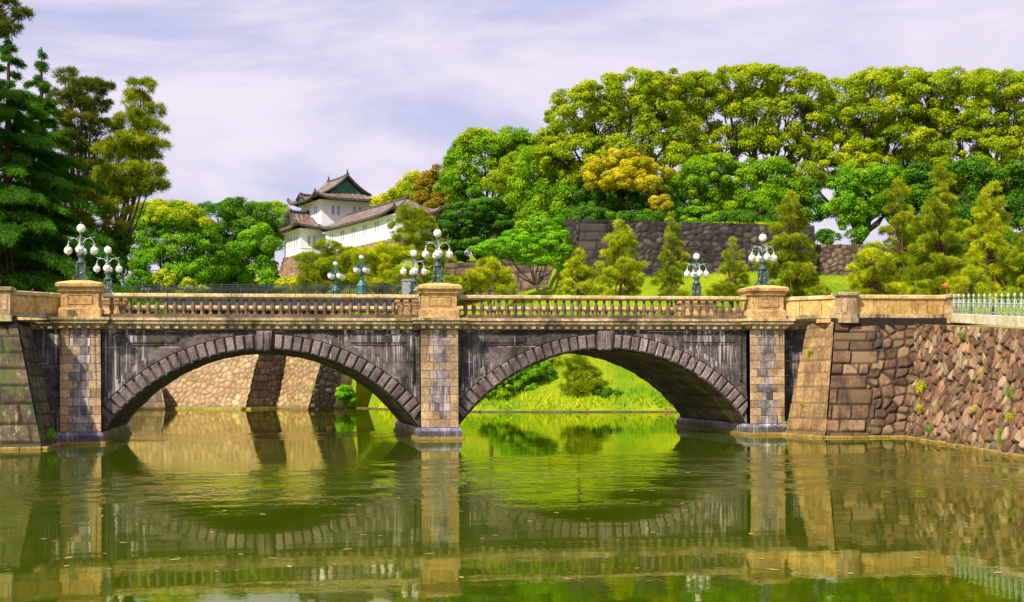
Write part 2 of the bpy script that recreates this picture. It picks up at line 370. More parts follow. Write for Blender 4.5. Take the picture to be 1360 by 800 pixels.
# ================================================================== STONE BRIDGE
L, HW = 16.5, 0.9
YF, YR, PF, PR_ = 0.6, 11.14, 0.0, 11.74        # spandrel faces and pier faces, front and rear
RA, ZC = 9.05, -4.73                             # arch radius and centre height
ARCHX = (-L / 2, L / 2)
bridge = thing('stone_bridge', 'stone road bridge of two dark arches over the green water, with tan piers and balustrade', 'bridge', (0, 5.87, 0))
def side(front):   # maps distance-out-of-the-wall d to a world Y
    return (lambda d, base=YF: base - d) if front else (lambda d, base=YR: base + d)
for front in (True, False):
    Yd = side(front)
    # --- spandrel wall (with frame mouldings) over each arch
    for cx in ARCHX:
        xs = np.linspace(cx - 7.36, cx + 7.36, 61)
        zo = ZC + np.sqrt(np.maximum(9.78 ** 2 - (xs - cx) ** 2, 0))
        zo = np.minimum(zo, 5.24)
        mb = MB()
        mb.sheet([(x, Yd(0), z) for x, z in zip(xs, zo)], [(x, Yd(0), 5.26) for x in xs])
        sp = mb.build('spandrel_wall', DARK, bridge)
        if front:
            for sgn in (-1, 1):
                mb = MB()
                xe = cx + sgn * 7.35
                # upright, level and curved frame bars of the sunk panel, two steps each
                for (o1, o2, d) in ((0.30, 0.62, 0.10), (0.62, 0.74, 0.05)):
                    zb = ZC + math.sqrt(10.2 ** 2 - (7.35 - o1) ** 2) + 0.1
                    a, b = sorted((xe - sgn * o1, xe - sgn * o2))
                    mb.box(a, b, Yd(d), Yd(-0.02), zb, 4.98 - (o1 - 0.30), 0.8)
                    zt0, zt1 = 4.98 - (o1 - .30), 4.98 - (o2 - .30)
                    xi = cx + sgn * math.sqrt(10.2 ** 2 - (zt1 - ZC) ** 2)
                    a, b = sorted((xe - sgn * (o2 + .003), xi))
                    mb.box(a, b, Yd(d - .004), Yd(-0.02), zt1, zt0, 0.8)
                mb.build('panel_moulding', DARK, sp)
        # --- arch ring: voussoirs + archivolt
        mb = MB()
        amax = math.acos(7.36 / RA)
        n = 38; a0, a1 = amax, math.pi - amax
        a0v = math.acos(7.36 / 9.42); a1v = math.pi - a0v
        def pol(r, a, y): return (cx + r * math.cos(a), y, ZC + r * math.sin(a))
        for k in range(n):
            if abs(k - (n - 1) / 2) < 0.6: continue
            u0 = a0v + (a1v - a0v) * k / n; u1 = a0v + (a1v - a0v) * (k + 1) / n
            g = 0.10 * (u1 - u0); q0, q1 = u0 + g, u1 - g
            tn = random.uniform(0.7, 1.2)
            r0, r1, bv = RA + .03, 9.76, 0.045
            ang = bv / 9.4
            lim = lambda P: (min(max(P[0], cx - 7.345), cx + 7.345), P[1], P[2])
            A = [lim(pol(r, a, Yd(0.03))) for r, a in ((r0, q0), (r0, q1), (r1, q1), (r1, q0))]
            B = [lim(pol(r, a, Yd(0.12))) for r, a in ((r0 + .02, q0), (r0 + .02, q1), (r1, q1), (r1, q0))]
            C = [lim(pol(r, a, Yd(0.17))) for r, a in ((r0 + bv + .02, q0 + ang), (r0 + bv + .02, q1 - ang), (r1 - bv, q1 - ang), (r1 - bv, q0 + ang))]
            fs = [(8, 9, 10, 11)] + [(i, (i + 1) % 4, 4 + (i + 1) % 4, 4 + i) for i in range(4)] + [(4 + i, 4 + (i + 1) % 4, 8 + (i + 1) % 4, 8 + i) for i in range(4)]
            mb.add(A + B + C, fs, tn)
        an = np.linspace(math.acos(7.35 / RA), math.pi - math.acos(7.35 / RA), 60)
        ring = lambda r, d: [(min(max(q[0], cx - 7.35), cx + 7.35), q[1], q[2]) for q in (pol(r, a, Yd(d)) for a in an)]
        mb.sheet(ring(RA, 0.05), ring(9.8, 0.05), 0.42)                        # dark joint bed behind the stones
        mb.sheet(ring(RA, 0.05), ring(RA, -0.3), 0.6)
        rng_o = mb.build('arch_ring', VOUS, bridge)
        mb = MB()
        for sgn in (-1, 1):
            aa = np.linspace(math.acos(7.35 / 9.8), math.acos(1.4 / 9.8), 30)
            for (r0, r1, d) in ((9.80, 9.98, 0.15), (9.98, 10.2, 0.09)):
                pts0 = [(cx + sgn * min(r0 * math.cos(a), 7.35), ZC + r0 * math.sin(a)) for a in aa]
                pts1 = [(cx + sgn * min(r1 * math.cos(a), 7.35), ZC + r1 * math.sin(a)) for a in aa]
                z_lim = 5.055
                i0 = [(x, min(z, z_lim)) for x, z in pts0]; i1 = [(x, min(z, z_lim + .002)) for x, z in pts1]
                mb.sheet([(x, Yd(d), z) for x, z in i0], [(x, Yd(d), z) for x, z in i1], 0.9)
                mb.sheet([(x, Yd(d), z) for x, z in i1], [(x, Yd(-.02), z) for x, z in i1], 0.9)
                mb.sheet([(x, Yd(d), z) for x, z in i0], [(x, Yd(-.02), z) for x, z in i0], 0.9)
        mb.build('archivolt', DARK, rng_o)
        mb = MB()
        ya, yb = sorted((Yd(0.30), Yd(0.0)))
        vs = [(cx - .30, ya, 4.26), (cx + .30, ya, 4.26), (cx + .30, yb, 4.26), (cx - .30, yb, 4.26), (cx - .36, ya, 5.2), (cx + .36, ya, 5.2), (cx + .36, yb, 5.2), (cx - .36, yb, 5.2)]
        fs = [(0, 3, 2, 1), (4, 5, 6, 7), (0, 1, 5, 4), (1, 2, 6, 5), (2, 3, 7, 6), (3, 0, 4, 7)]
        mb.add(vs, fs, 1.1)
        for s_ in (-1, 1):
            ya2, yb2 = sorted((Yd(0.35), Yd(0.298)))
            mb.box(cx + s_ * .15 - .10, cx + s_ * .15 + .10, ya2, yb2, 4.32, 5.16, 1.25)
        mb.build('keystone', VOUS, rng_o, 0.015)
    # --- cornice with modillions and frieze, breaking forward round the piers
    mb = MB()
    levels = [(4.985, 5.26, 0.06, .45, 1), (5.26, 5.345, 0.11, .8, 0), (5.345, 5.47, 0.17, .9, 0), (5.47, 5.52, 0.27, 1, 0), (5.52, 5.65, 0.36, 1, 0), (5.65, 5.67, 0.31, .6, 0), (5.67, 5.80, 0.43, 1.1, 0)]
    x_end = 19.2
    for z0, z1, d, tn, mi in levels:
        for a, b in ((-x_end, -L - HW - d), (-L + HW + d, -HW - d), (HW + d, L - HW - d), (L + HW + d, x_end)):
            if mi == 1:
                # frieze: only beside the crown, clear of the key and arch stones
                z0 = 5.06
            y0, y1 = sorted((Yd(d), Yd(-0.6)))
            xs = list(np.arange(a, b, 1.47)) + [b]
            if len(xs) > 2 and xs[-1] - xs[-2] < .4: xs.pop(-2)
            for u, v in zip(xs[:-1], xs[1:]): mb.box(u + .004, v - .004, y0, y1, z0, z1, tn * random.uniform(.85, 1.1), mi)
        for X in (-L, 0, L):
            if mi == 1: continue
            y0, y1 = sorted((Yd(d, PF if front else PR_), Yd(-0.6)))
            mb.box(X - HW - d, X + HW + d, y0, y1, z0, z1, tn * random.uniform(.95, 1.1), mi)
    for a, b in ((-18.9, -L - HW - .2), (-L + HW + .2, -HW - .2), (HW + .2, L - HW - .2), (L + HW + .2, 18.9)):
        for x in np.arange(a + .2, b, .42):
            y0, y1 = sorted((Yd(0.265), Yd(0.1)))
            mb.box(x - .10, x + .10, y0, y1, 5.30, 5.468, random.uniform(.8, 1.1))
    for X in (-L, 0, L):
        for x in np.linspace(X - .8, X + .8, 5):
            y0, y1 = sorted((Yd(0.265, PF if front else PR_), Yd(0.1, PF if front else PR_)))
            mb.box(x - .09, x + .09, y0, y1, 5.30, 5.468, random.uniform(.9, 1.15))
    mb.build('cornice', [CORN, DARK], bridge, 0.012)
    # --- base course and handrail of the balustrade
    for (xa, xb) in ((-L + .93, -.93), (.93, L - .93)):
        yc = 0.55 if front else 11.19
        mb = MB()
        xs = np.linspace(xa, xb, 9)
        for u, v in zip(xs[:-1], xs[1:]): mb.box(u + .003, v - .003, yc - .2, yc + .2, 5.803, 5.97, random.uniform(.85, 1.1))
        mb.build('balustrade_base', BAL, bridge, 0.012)
        mb = MB()
        xs = np.linspace(xa, xb, 6)
        for u, v in zip(xs[:-1], xs[1:]):
            mb.box(u + .003, v - .003, yc - .16, yc + .16, 6.70, 6.76, .8)
            mb.box(u + .003, v - .003, yc - .21, yc + .21, 6.76, 6.935, random.uniform(.95, 1.1))
        mb.build('balustrade_rail', RAILM, bridge, 0.05)
# --- arch vaults
for cx in ARCHX:
    an = np.linspace(math.acos(7.35 / RA), math.pi - math.acos(7.35 / RA), 90)
    ys = np.linspace(YF - .05, YR + .05, 70)
    A, Y = np.meshgrid(an, ys, indexing='ij')
    uu, vv = Y, (A - an[0]) * RA
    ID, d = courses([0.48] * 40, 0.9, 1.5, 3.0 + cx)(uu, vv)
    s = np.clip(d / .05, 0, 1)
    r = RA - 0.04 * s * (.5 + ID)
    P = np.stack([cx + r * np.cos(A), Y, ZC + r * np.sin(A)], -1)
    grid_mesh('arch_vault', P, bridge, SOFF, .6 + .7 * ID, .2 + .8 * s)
# --- piers
for i, X in enumerate((-L, 0, L)):
    mb = MB()
    mb.box(X - HW + .04, X + HW - .04, PF + .05, PR_ - .05, -.4, 5.25, .75)
    for yf, sg in ((PF + .05, 1), (PR_ - .05, -1)):
        z = 0.56; nrow = 12; hgt_ = (5.25 - z) / nrow
        for rr in range(nrow):
            wq = (.40, .57)[rr % 2] + random.uniform(-.05, .05)
            z0, z1 = z + rr * hgt_ + .008, z + (rr + 1) * hgt_ - .008
            xs = [(X - HW, X - HW + wq - .008, 0), (X + HW - wq + .008, X + HW, 0)]
            mid = (X - HW + wq + .008, X + HW - wq - .008)
            if rr in (0, 4, 8) or random.random() < .3: xs.append((mid[0], mid[1], 1))
            else:
                c = (mid[0] + mid[1]) / 2 + random.uniform(-.05, .05); xs += [(mid[0], c - .006, 1), (c + .006, mid[1], 1)]
            for a, b, mi in xs:
                tn = random.uniform(.72, 1.2) if mi == 0 else random.uniform(.4, 1.7)
                if mi == 1 and random.random() < .12: mi = 0; tn = .7
                vs0 = len(mb.v)
                mb.block(a, b, yf, .05 + random.uniform(-.004, .006), z0, z1, .014, tn, mi)
                if sg < 0:
                    for q in range(vs0, len(mb.v)): x_, y_, z_ = mb.v[q]; mb.v[q] = (x_, 2 * yf - y_, z_)
        # quoin returns on the sides of the pier
        for rr in range(nrow):
            z0, z1 = z + rr * hgt_ + .008, z + (rr + 1) * hgt_ - .008
            for sx in (-1, 1):
                for ya, yb in ((PF + .052, YF - .06), (YR + .06, PR_ - .052)):
                    mb.obox((X + sx * (HW - .022), (ya + yb) / 2, (z0 + z1) / 2), (.022, 0, 0), (0, (yb - ya) / 2, 0), (0, 0, (z1 - z0) / 2), random.uniform(.85, 1.1), 0)
    pr = mb.build('pier', [PIER, PIERC], bridge)
    mb = MB()
    mb.box(X - 1.04, X + 1.04, PF - .17, PR_ + .17, .05, .40, .9, 0)
    vs = [(X - 1.04, PF - .17, .40), (X + 1.04, PF - .17, .40), (X + 1.04, PR_ + .17, .40), (X - 1.04, PR_ + .17, .40), (X - .95, PF - .06, .55), (X + .95, PF - .06, .55), (X + .95, PR_ + .06, .55), (X - .95, PR_ + .06, .55)]
    mb.add(vs, [(4, 5, 6, 7), (0, 1, 5, 4), (1, 2, 6, 5), (2, 3, 7, 6), (3, 0, 4, 7)], 1.5, 0)
    mb.box(X - 1.13, X + 1.13, PF - .26, PR_ + .26, -.6, .12, .9, 1)
    mb.build('pier_base', [BASED, LEDGE], pr, 0.02)
# --- pedestals
for yc, front in ((0.55, True), (11.19, False)):
    for X in (-L, 0, L):
        mb = MB(); sg = -1 if front else 1
        mb.box(X - .83, X + .83, yc - .64, yc + .64, 6.26, 6.95, 1.0)
        for zz, ww in ((6.80, .05), (6.38, .05)): mb.box(X - .55, X + .55, yc - .665, yc + .665, zz, zz + ww, .9)
        for xx in (-.55, .50): mb.box(X + xx, X + xx + .05, yc - .668, yc + .668, 6.43, 6.80, .9)
        for zz, ww in ((6.80, .05), (6.38, .05)): mb.box(X - .855, X + .855, yc - .4, yc + .4, zz, zz + ww, .9)
        pe = mb.build('pedestal', TAN, bridge, 0.008)
        mb = MB()
        mb.box(X - .93, X + .93, yc - .74, yc + .74, 5.803, 6.17, 1.05)
        mb.box(X - .93, X + .93, yc - .74, yc + .74, 6.17, 6.26, .95, 0, .08)
        mb.build('pedestal_plinth', TAN, pe, 0.01)
        mb = MB()
        vs = []
        for (hx, hy, z) in ((.86, .67, 6.93), (.93, .74, 7.0), (.93, .74, 7.11), (.97, .78, 7.14), (1.04, .85, 7.19), (1.04, .85, 7.33), (.96, .77, 7.38), (.42, .34, 7.50)):
            vs += [(X - hx, yc - hy, z), (X + hx, yc - hy, z), (X + hx, yc + hy, z), (X - hx, yc + hy, z)]
        fs = [(0, 3, 2, 1)]
        for k in range(7):
            for j in range(4): fs.append((4 * k + j, 4 * k + (j + 1) % 4, 4 * k + 4 + (j + 1) % 4, 4 * k + 4 + j))
        mb.add(vs, fs[:-8], 1.0, 0); mb.add(vs, fs[-8:] + [(28, 29, 30, 31)], 1.0, 1)
        mb.build('pedestal_cap', [TAN, TANCAP], pe)
# --- balusters: front two rows and the nearest rear ones as parts, the rest of the rear row as one
prof = [(.105, 0), (.105, .05), (.075, .07), (.062, .11), (.10, .22), (.118, .31), (.112, .38), (.08, .48), (.056, .58), (.052, .63), (.07, .645), (.07, .66), (.085, .68), (.085, .735)]
mbb = MB(); mbb.lathe(prof, (0, 0, 0), 12)
proto_b = None
spots = []
for yc in (.55, 11.19):
    for (xa, xb) in ((-L + .93, -.93), (.93, L - .93)):
        for x in np.linspace(xa, xb, 37)[1:-1]: spots.append((x, yc))
front_s = [s_ for s_ in spots if s_[1] < 5]; rear = sorted([s_ for s_ in spots if s_[1] > 5], key=lambda q: abs(q[0] + 5))
mb = MB(); mb.lathe(prof, (front_s[0][0], .55, 5.967), 12)
b0 = mb.build('baluster', BAL, bridge)
for (x, y) in front_s[1:] + rear[:100 - len(front_s)]:
    c = b0.copy(); COL.objects.link(c); c.parent = bridge
    c.location = (x - front_s[0][0], y - .55, 0)
mb = MB()
for (x, y) in rear[100 - len(front_s):]: mb.lathe(prof, (x, y, 5.967), 8)
tag(mb.build('balusters', BAL, bridge), kind='stuff')
# --- deck
ASPH = plain('bridge_paving', (0.3, 0.28, 0.25), 0.9, 0, 0.15, 3)
mb = MB(); mb.box(-19.2, 19.2, 1.2, 10.5, 5.3, 5.78); mb.build('deck', ASPH, bridge)
# --- side walls of the bridge ends, between pier and abutment
for sx in (-1, 1):
    for Yv, sg in ((YF, 1), (YR, -1)):
        x0, x1 = sx * (L + HW - .02), sx * 19.4
        relief('end_wall', (x0, Yv, 5.3), (x1, Yv, 5.3), (x0, Yv, -.3), (x1, Yv, -.3), courses([.39] * 16, .5, 1.1, 4 + sx), bridge, DARK, .08, .04, .05, (.6, 1.3))
# --- flaring solid parapets with posts
def parapet(name, label, p0, p1, p2, sx, end_post):
    """p0 -> p1 the flaring run, p1 the corner post, p1 -> p2 the straight run (xy points)"""
    th = thing(name, label, 'parapet', (p1[0], p1[1], 5.5))
    runs = [(p0, p1)] + ([(p1, p2)] if p2 is not None else [])
    wallb, cop, basb = MB(), MB(), MB()
    for a, b in runs:
        a, b = np.array(a, float), np.array(b, float); d = b - a; ln = np.linalg.norm(d); d /= ln; nrm = np.array((-d[1], d[0]))
        n = max(2, round(ln / 1.35))
        for k in range(n):
            q0, q1 = a + d * ln * k / n, a + d * ln * (k + 1) / n; c = (q0 + q1) / 2
            hx = np.array((*d, 0)) * (ln / n / 2 - .012); hy = np.array((*nrm, 0))
            wallb.obox((*c, 6.33), hx, hy * .15, (0, 0, .37), random.uniform(.85, 1.15))
        c = (a + b) / 2; hx = np.array((*d, 0)) * ln / 2
        cop.obox((*c, 6.80), hx, hy * .24, (0, 0, .105), 1.0)
        basb.obox((*c, 5.86), hx, hy * .21, (0, 0, .10), .9)
    wallb.build('panel_wall', PANEL, th, .01); cop.build('coping', RAILM, th, .04); basb.build('base_course', CORN, th, .015)
    posts = [p1] + ([p2] if end_post else [])
    for k, q in enumerate(posts):
        h = .43 if k == 0 else .36; zt = 7.02 if k == 0 else 6.95
        mb = MB(); mb.box(q[0] - h, q[0] + h, q[1] - h, q[1] + h, 5.75, zt - .2, .95)
        for u in (-.2, .2): mb.box(q[0] + u - .09, q[0] + u + .09, q[1] - h - .03, q[1] + h + .03, 6.0, zt - .36, 1.15)
        for u in (-.2, .2): mb.box(q[0] - h - .03, q[0] + h + .03, q[1] + u - .09, q[1] + u + .09, 6.0, zt - .36, 1.15)
        po = mb.build('post', PIER, th, .01)
        mb = MB(); mb.box(q[0] - h - .1, q[0] + h + .1, q[1] - h - .1, q[1] + h + .1, zt - .2, zt, 1.05); mb.build('post_cap', CORN, po, .04)
        mb = MB(); mb.box(q[0] - h - .06, q[0] + h + .06, q[1] - h - .06, q[1] + h + .06, 5.5, 5.75, .85); mb.build('post_base', CORN, po, .02)
PR1 = at(1123, 410, -1.9)[:2]; PR2 = at(1265, 410, -1.9)[:2]
parapet('stone_parapet', 'golden stone parapet with two square posts on top of the right abutment', (L + .85, .55), PR1, PR2, 1, True)
PL1 = at(3, 410, -1.9)[:2]
parapet('stone_parapet', 'short golden stone parapet joining the left end pedestal to the post at the photo edge', (-L - .85, .55), PL1, (PL1[0] - 6, -1.9), -1, False)
parapet('stone_parapet', 'rear stone parapet at the far right end of the bridge', (L + .85, 11.19), (PR1[0], 13.6), (PR1[0] + 6, 13.6), 1, False)
parapet('stone_parapet', 'rear stone parapet at the far left end of the bridge', (-L - .85, 11.19), (PL1[0], 13.6), (PL1[0] - 6, 13.6), 1, False)

# ================================================================== ABUTMENTS AND RETAINING WALLS
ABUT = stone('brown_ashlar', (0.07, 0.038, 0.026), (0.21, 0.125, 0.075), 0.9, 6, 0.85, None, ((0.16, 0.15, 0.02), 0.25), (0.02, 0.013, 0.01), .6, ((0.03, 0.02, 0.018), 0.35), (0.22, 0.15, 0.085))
ABUTL = stone('mossy_ashlar', (0.045, 0.036, 0.026), (0.135, 0.10, 0.062), 0.9, 6, 0.85, ((0.30, 0.30, 0.17), .3), ((0.06, 0.10, 0.012), 0.55), (0.012, 0.012, 0.01), .6, ((0.02, 0.02, 0.018), 0.4))
RUBBLE = stone('red_brown_rubble', (0.125, 0.06, 0.036), (0.29, 0.165, 0.09), 0.8, 6, 0.85, None, ((0.26, 0.20, 0.03), 0.3), (0.022, 0.013, 0.009), .6, ((0.07, 0.036, 0.025), 0.35), (0.30, 0.22, 0.15))
abr = thing('abutment', 'battered brown ashlar abutment under the right end of the bridge', 'abutment', (19, -2, 0))
rows = [.42, .66, .80, .86, .76, .62, .72, .55, .5, .5]
TL, TR, BL, BR = at(1074, 431, -.35), at(1109, 428, -1.95), at(1043, 582, -.4), at(1097, 585, -3.9)
relief('side_face', TL, TR, BL, BR, courses(rows, .7, 1.3, 5.0, .0), abr, stone('lit_ashlar', (0.20, 0.12, 0.06), (0.37, 0.235, 0.11), 0.9, 6, 0.85, None, ((0.22, 0.23, 0.035), 0.3), (0.08, 0.05, 0.025), .5, ((0.10, 0.06, 0.035), 0.4)), .06, .05, .06, (.75, 1.2))  # paler ashlar than the front face: sunlight put into the colour
vor1 = voronoi(.62, .52, .1, .06, 2.0); cou1 = courses(rows, .9, 2.3, 1.0)
def mixed(u, v):
    a, da = cou1(u, v); b, db = vor1(u, v)
    r = np.searchsorted(np.cumsum(rows), v); lim = 1.9 + .8 * h2(r * 1.0, 3.0)
    k = u < lim
    return np.where(k, a, b), np.where(k, np.minimum(da, np.abs(lim - u)), np.minimum(db, np.abs(u - lim)))
TL2, TR2, BR2 = TR, at(1224, 429, -1.95), at(1208, 585, -4.4)
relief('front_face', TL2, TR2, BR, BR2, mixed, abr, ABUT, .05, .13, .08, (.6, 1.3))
mb = MB()   # dark capping course under the parapet
[mb.box(PR1[0] - .55 + 1.02 * k, PR1[0] - .55 + 1.02 * k + 1.0, -2.12 + random.uniform(-.02, .02), -1.4, 5.26, 5.745, random.uniform(.5, .9)) for k in range(6)]; mb.build('capping_course', ABUT, abr, .02)
ledge = MB()
def foot(mbx, pts, w=.35, z=.16, var=.1):
    pts = [np.array(p[:2], float) for p in pts]
    for a, b in zip(pts[:-1], pts[1:]):
        d = b - a; ln = np.linalg.norm(d); d /= ln; n = max(1, round(ln / .9)); nr = np.array((-d[1], d[0]))
        for k in range(n):
            c = a + d * ln * (k + .5) / n
            mbx.obox((*c, z / 2 - .25), np.array((*d, 0)) * (ln / n / 2 - .01), np.array((*nr, 0)) * w * random.uniform(1 - var, 1 + var), (0, 0, z / 2 + .25 + random.uniform(-.2, .2) * var), random.uniform(.75, 1.15))
foot(ledge, [BL, BR, BR2], .22, .10); ledge.build('water_ledge', LEDGE, abr, .04)

rub = thing('rubble_wall', 'sloping red brown rubble retaining wall running toward the right edge of the photo', 'retaining wall', (21, -10, 0))
RTL, RBL = at(1219, 431, -2.3), at(1207, 585, -4.7)
RTR1, RBR1 = at(1360, 438.5, -16.5), atz(1362, 608, 0.0); 
RTR = RTL + (RTR1 - RTL) * 1.75; RBR = RBL + (RBR1 - RBL) * 1.75
relief('wall_face', RTL, RTR, RBL, RBR, voronoi(.36, .78, -.62, .12, 5.0, .98), rub, RUBBLE, .045, .13, .05, (.45, 1.5), .15)
ledge = MB(); foot(ledge, [RBL, RBR], .2, .10); ledge.build('water_ledge', LEDGE, rub, .04)

abl = thing('abutment', 'dark mossy ashlar abutment at the left edge of the photo', 'abutment', (-19, -2, 0))
TRl, TLl, BRl, BLl = at(40, 430, -.4), at(22, 424, -1.95), at(76, 594, -.4), at(57, 601, -4.0)
relief('side_face', TLl, TRl, BLl, BRl, courses([.45, .6, .65, .6, .7, .6, .65, .6, .6, .6], .6, 1.2, 2.0), abl, ABUTL, .06, .05, .06, (.8, 1.25))
lrows = [.42, .85, .95, .85, .8, .75, .8, .7, .5]
cl2 = courses(lrows, 1.2, 2.6, 7.0)
far_l = np.array((-7.0, 0, 0))
relief('front_face', TLl + far_l, TLl, BLl + far_l, BLl, cl2, abl, ABUTL, .06, .09, .09, (.55, 1.2))
mb = MB(); mb.box(PL1[0] - 6, PL1[0] + .55, -2.12, -1.4, 5.26, 5.745, .8); mb.build('capping_course', ABUTL, abl, .02)
ledge = MB(); foot(ledge, [BLl + far_l, BLl, BRl], .24, .11); ledge.build('water_ledge', LEDGE, abl, .04)
# far-side abutments, mirrored about the bridge axis
for sx, lab, (a, b, c, d_) in ((-1, 'dark battered abutment on the far side of the left arch', (TLl, TRl, BLl, BRl)), (1, 'battered abutment on the far side of the bridge at its right end', (TL, TR, BL, BR))):
    mir = lambda q: np.array((q[0], 11.74 - q[1], q[2]))
    ab2 = thing('abutment', lab, 'abutment', (sx * 19, 13, 0))
    a, b, c, d_ = map(mir, (a, b, c, d_))
    relief('side_face', a, b, c, d_, courses(rows, .7, 1.3, 9.0), ab2, ABUTL if sx < 0 else ABUT, .09, .05, .06, (.7, 1.2))
    e_t, e_b = ((a, c) if sx < 0 else (b, d_))
    off = np.array((sx * 9.0, 0, 0))
    relief('front_face', e_t, e_t + off, e_b, e_b + off, courses(rows, .7, 1.6, 11.0), ab2, ABUTL if sx < 0 else ABUT, .12, .06, .08, (.6, 1.2))

# ---- land on both banks
SAND = plain('grassy_gravel', (0.34, 0.27, 0.13), .95, 0, .35, .8)
VERGE = plain('dry_grass_verge', (0.30, 0.27, 0.04), .95, 0, .35, 2.5)
mb = MB()
zc = 5.55
pl = [(18.6, -1.8, zc), (18.9, 13.6, zc), (27.5, 44, zc), (260, 44, zc), (260, -1.8, zc)]
mb.add(pl, [tuple(range(5))[::-1]])
tag(mb.build('plaza', SAND), kind='structure')
e0 = np.array(RTL); e1 = np.array(RTR)
mb = MB(); vdir = np.array((1.0, 0.16, 0))
mb.add([e0 + (0.02, 0, -.02), e1 + (0.02, 0, -.02), e1 + vdir * 120 + (0, 0, .2), e0 + vdir * 120 + (0, 0, .2)], [(0, 1, 2, 3)])
tag(mb.build('verge', VERGE), kind='structure')
mb = MB(); mb.add([(-18.4, -1.8, zc), (-18.4, 13.4, zc), (-30, 44, zc), (-40, 75, zc), (-260, 75, zc), (-260, -1.8, zc)], [tuple(range(6))])
tag(mb.build('left_ground', VERGE), kind='structure')

# ---- iron fence on its pale kerb
GREENI = plain('pale_green_iron', (0.32, 0.42, 0.34), .5, .2, .25, 9)
fen = thing('iron_fence', 'pale green ornamental iron fence on a white stone kerb at the right', 'fence', (22, -8, 5.3))
f0 = at(1268, 424, -2.6); f1 = at(1362, 430, -14.6); f1 = f0 + (f1 - f0) * 1.7
fd = f1 - f0; fl = np.linalg.norm(fd); fu = fd / fl; fn = np.array((-fu[1], fu[0], 0)); fn /= np.linalg.norm(fn)
zb0 = 5.42
kz = lambda s_: (f0 + fu * s_)
mb = MB()
nk = 14
for k in range(nk):
    c = f0 + fd * (k + .5) / nk
    mb.obox(c + (0, 0, .06), fu * (fl / nk / 2 - .006), fn * .16, (0, 0, .22), random.uniform(.92, 1.08))
mb.build('kerb', stone('white_kerb_granite', (.50, .44, .34), (.66, .6, .48), 1.2, 8, .8, None, None, None, .3, ((.35, .28, .18), .2)), fen, .02)
mb = MB()
for h_, r_ in ((.40, .022), (.78, .022), (.96, .016)):
    mb.tube([f0 + (0, 0, h_), f1 + (0, 0, h_)], r_, 6)
mb.build('rail', GREENI, fen)
sp = 1.0; npk = int(fl / sp)
mb = MB()
c = f0
def P3(a, z): return c + fu * a + np.array((0, 0, z))
mb.tube([P3(0, .28), P3(0, 1.02)], .035, 7)
mb.lathe([(.05, 0), (.025, .03), (.06, .07), (.075, .12), (.05, .17), (.015, .21), (.005, .25)], tuple(P3(0, 1.02)), 8)
for sgn in (-1, 1):
    mb.tube([P3(0, .60), P3(sgn * .2, .68), P3(sgn * .34, .78), P3(sgn * .2, .92), P3(0, .98)], .020, 5)
    mb.tube([P3(sgn * .5, .62), P3(sgn * .42, .78), P3(sgn * .24, .88), P3(sgn * .05, .90)], .018, 5)
    mb.tube([P3(0, .42), P3(sgn * .2, .47), P3(sgn * .32, .54), P3(sgn * .16, .62)], .016, 5)
    mb.tube([P3(0, .28), P3(sgn * .25, .33), P3(sgn * .4, .40)], .02, 5)
    mb.tube([P3(sgn * .25, .28), P3(sgn * .25, .98)], .016, 5)
pk = mb.build('picket', GREENI, fen)
for k in range(1, min(npk, 99)):
    o = pk.copy(); COL.objects.link(o); o.parent = fen; o.location = Vector(fu * sp * k)

# leaf litter floating on the pond
mb = MB()
for k in range(70):
    q = atz(rng.uniform(40, 1330), rng.uniform(625, 770), 0.0); a = rng.uniform(0, 6.28); r_ = rng.uniform(.03, .09)
    mb.add([q + np.array((r_ * math.cos(a + b) * (1.6 if j % 2 else .7), r_ * math.sin(a + b) * (1.6 if j % 2 else .7), .006)) for j, b in enumerate((0, 1.5, 3.1, 4.7))], [(0, 1, 2, 3)], rng.uniform(.6, 1.3))
tag(mb.build('leaf_litter', plain('fallen_leaves', (.34, .27, .08), .8)), 'scattered leaf litter floating on the green pond', 'leaf litter', kind='stuff')

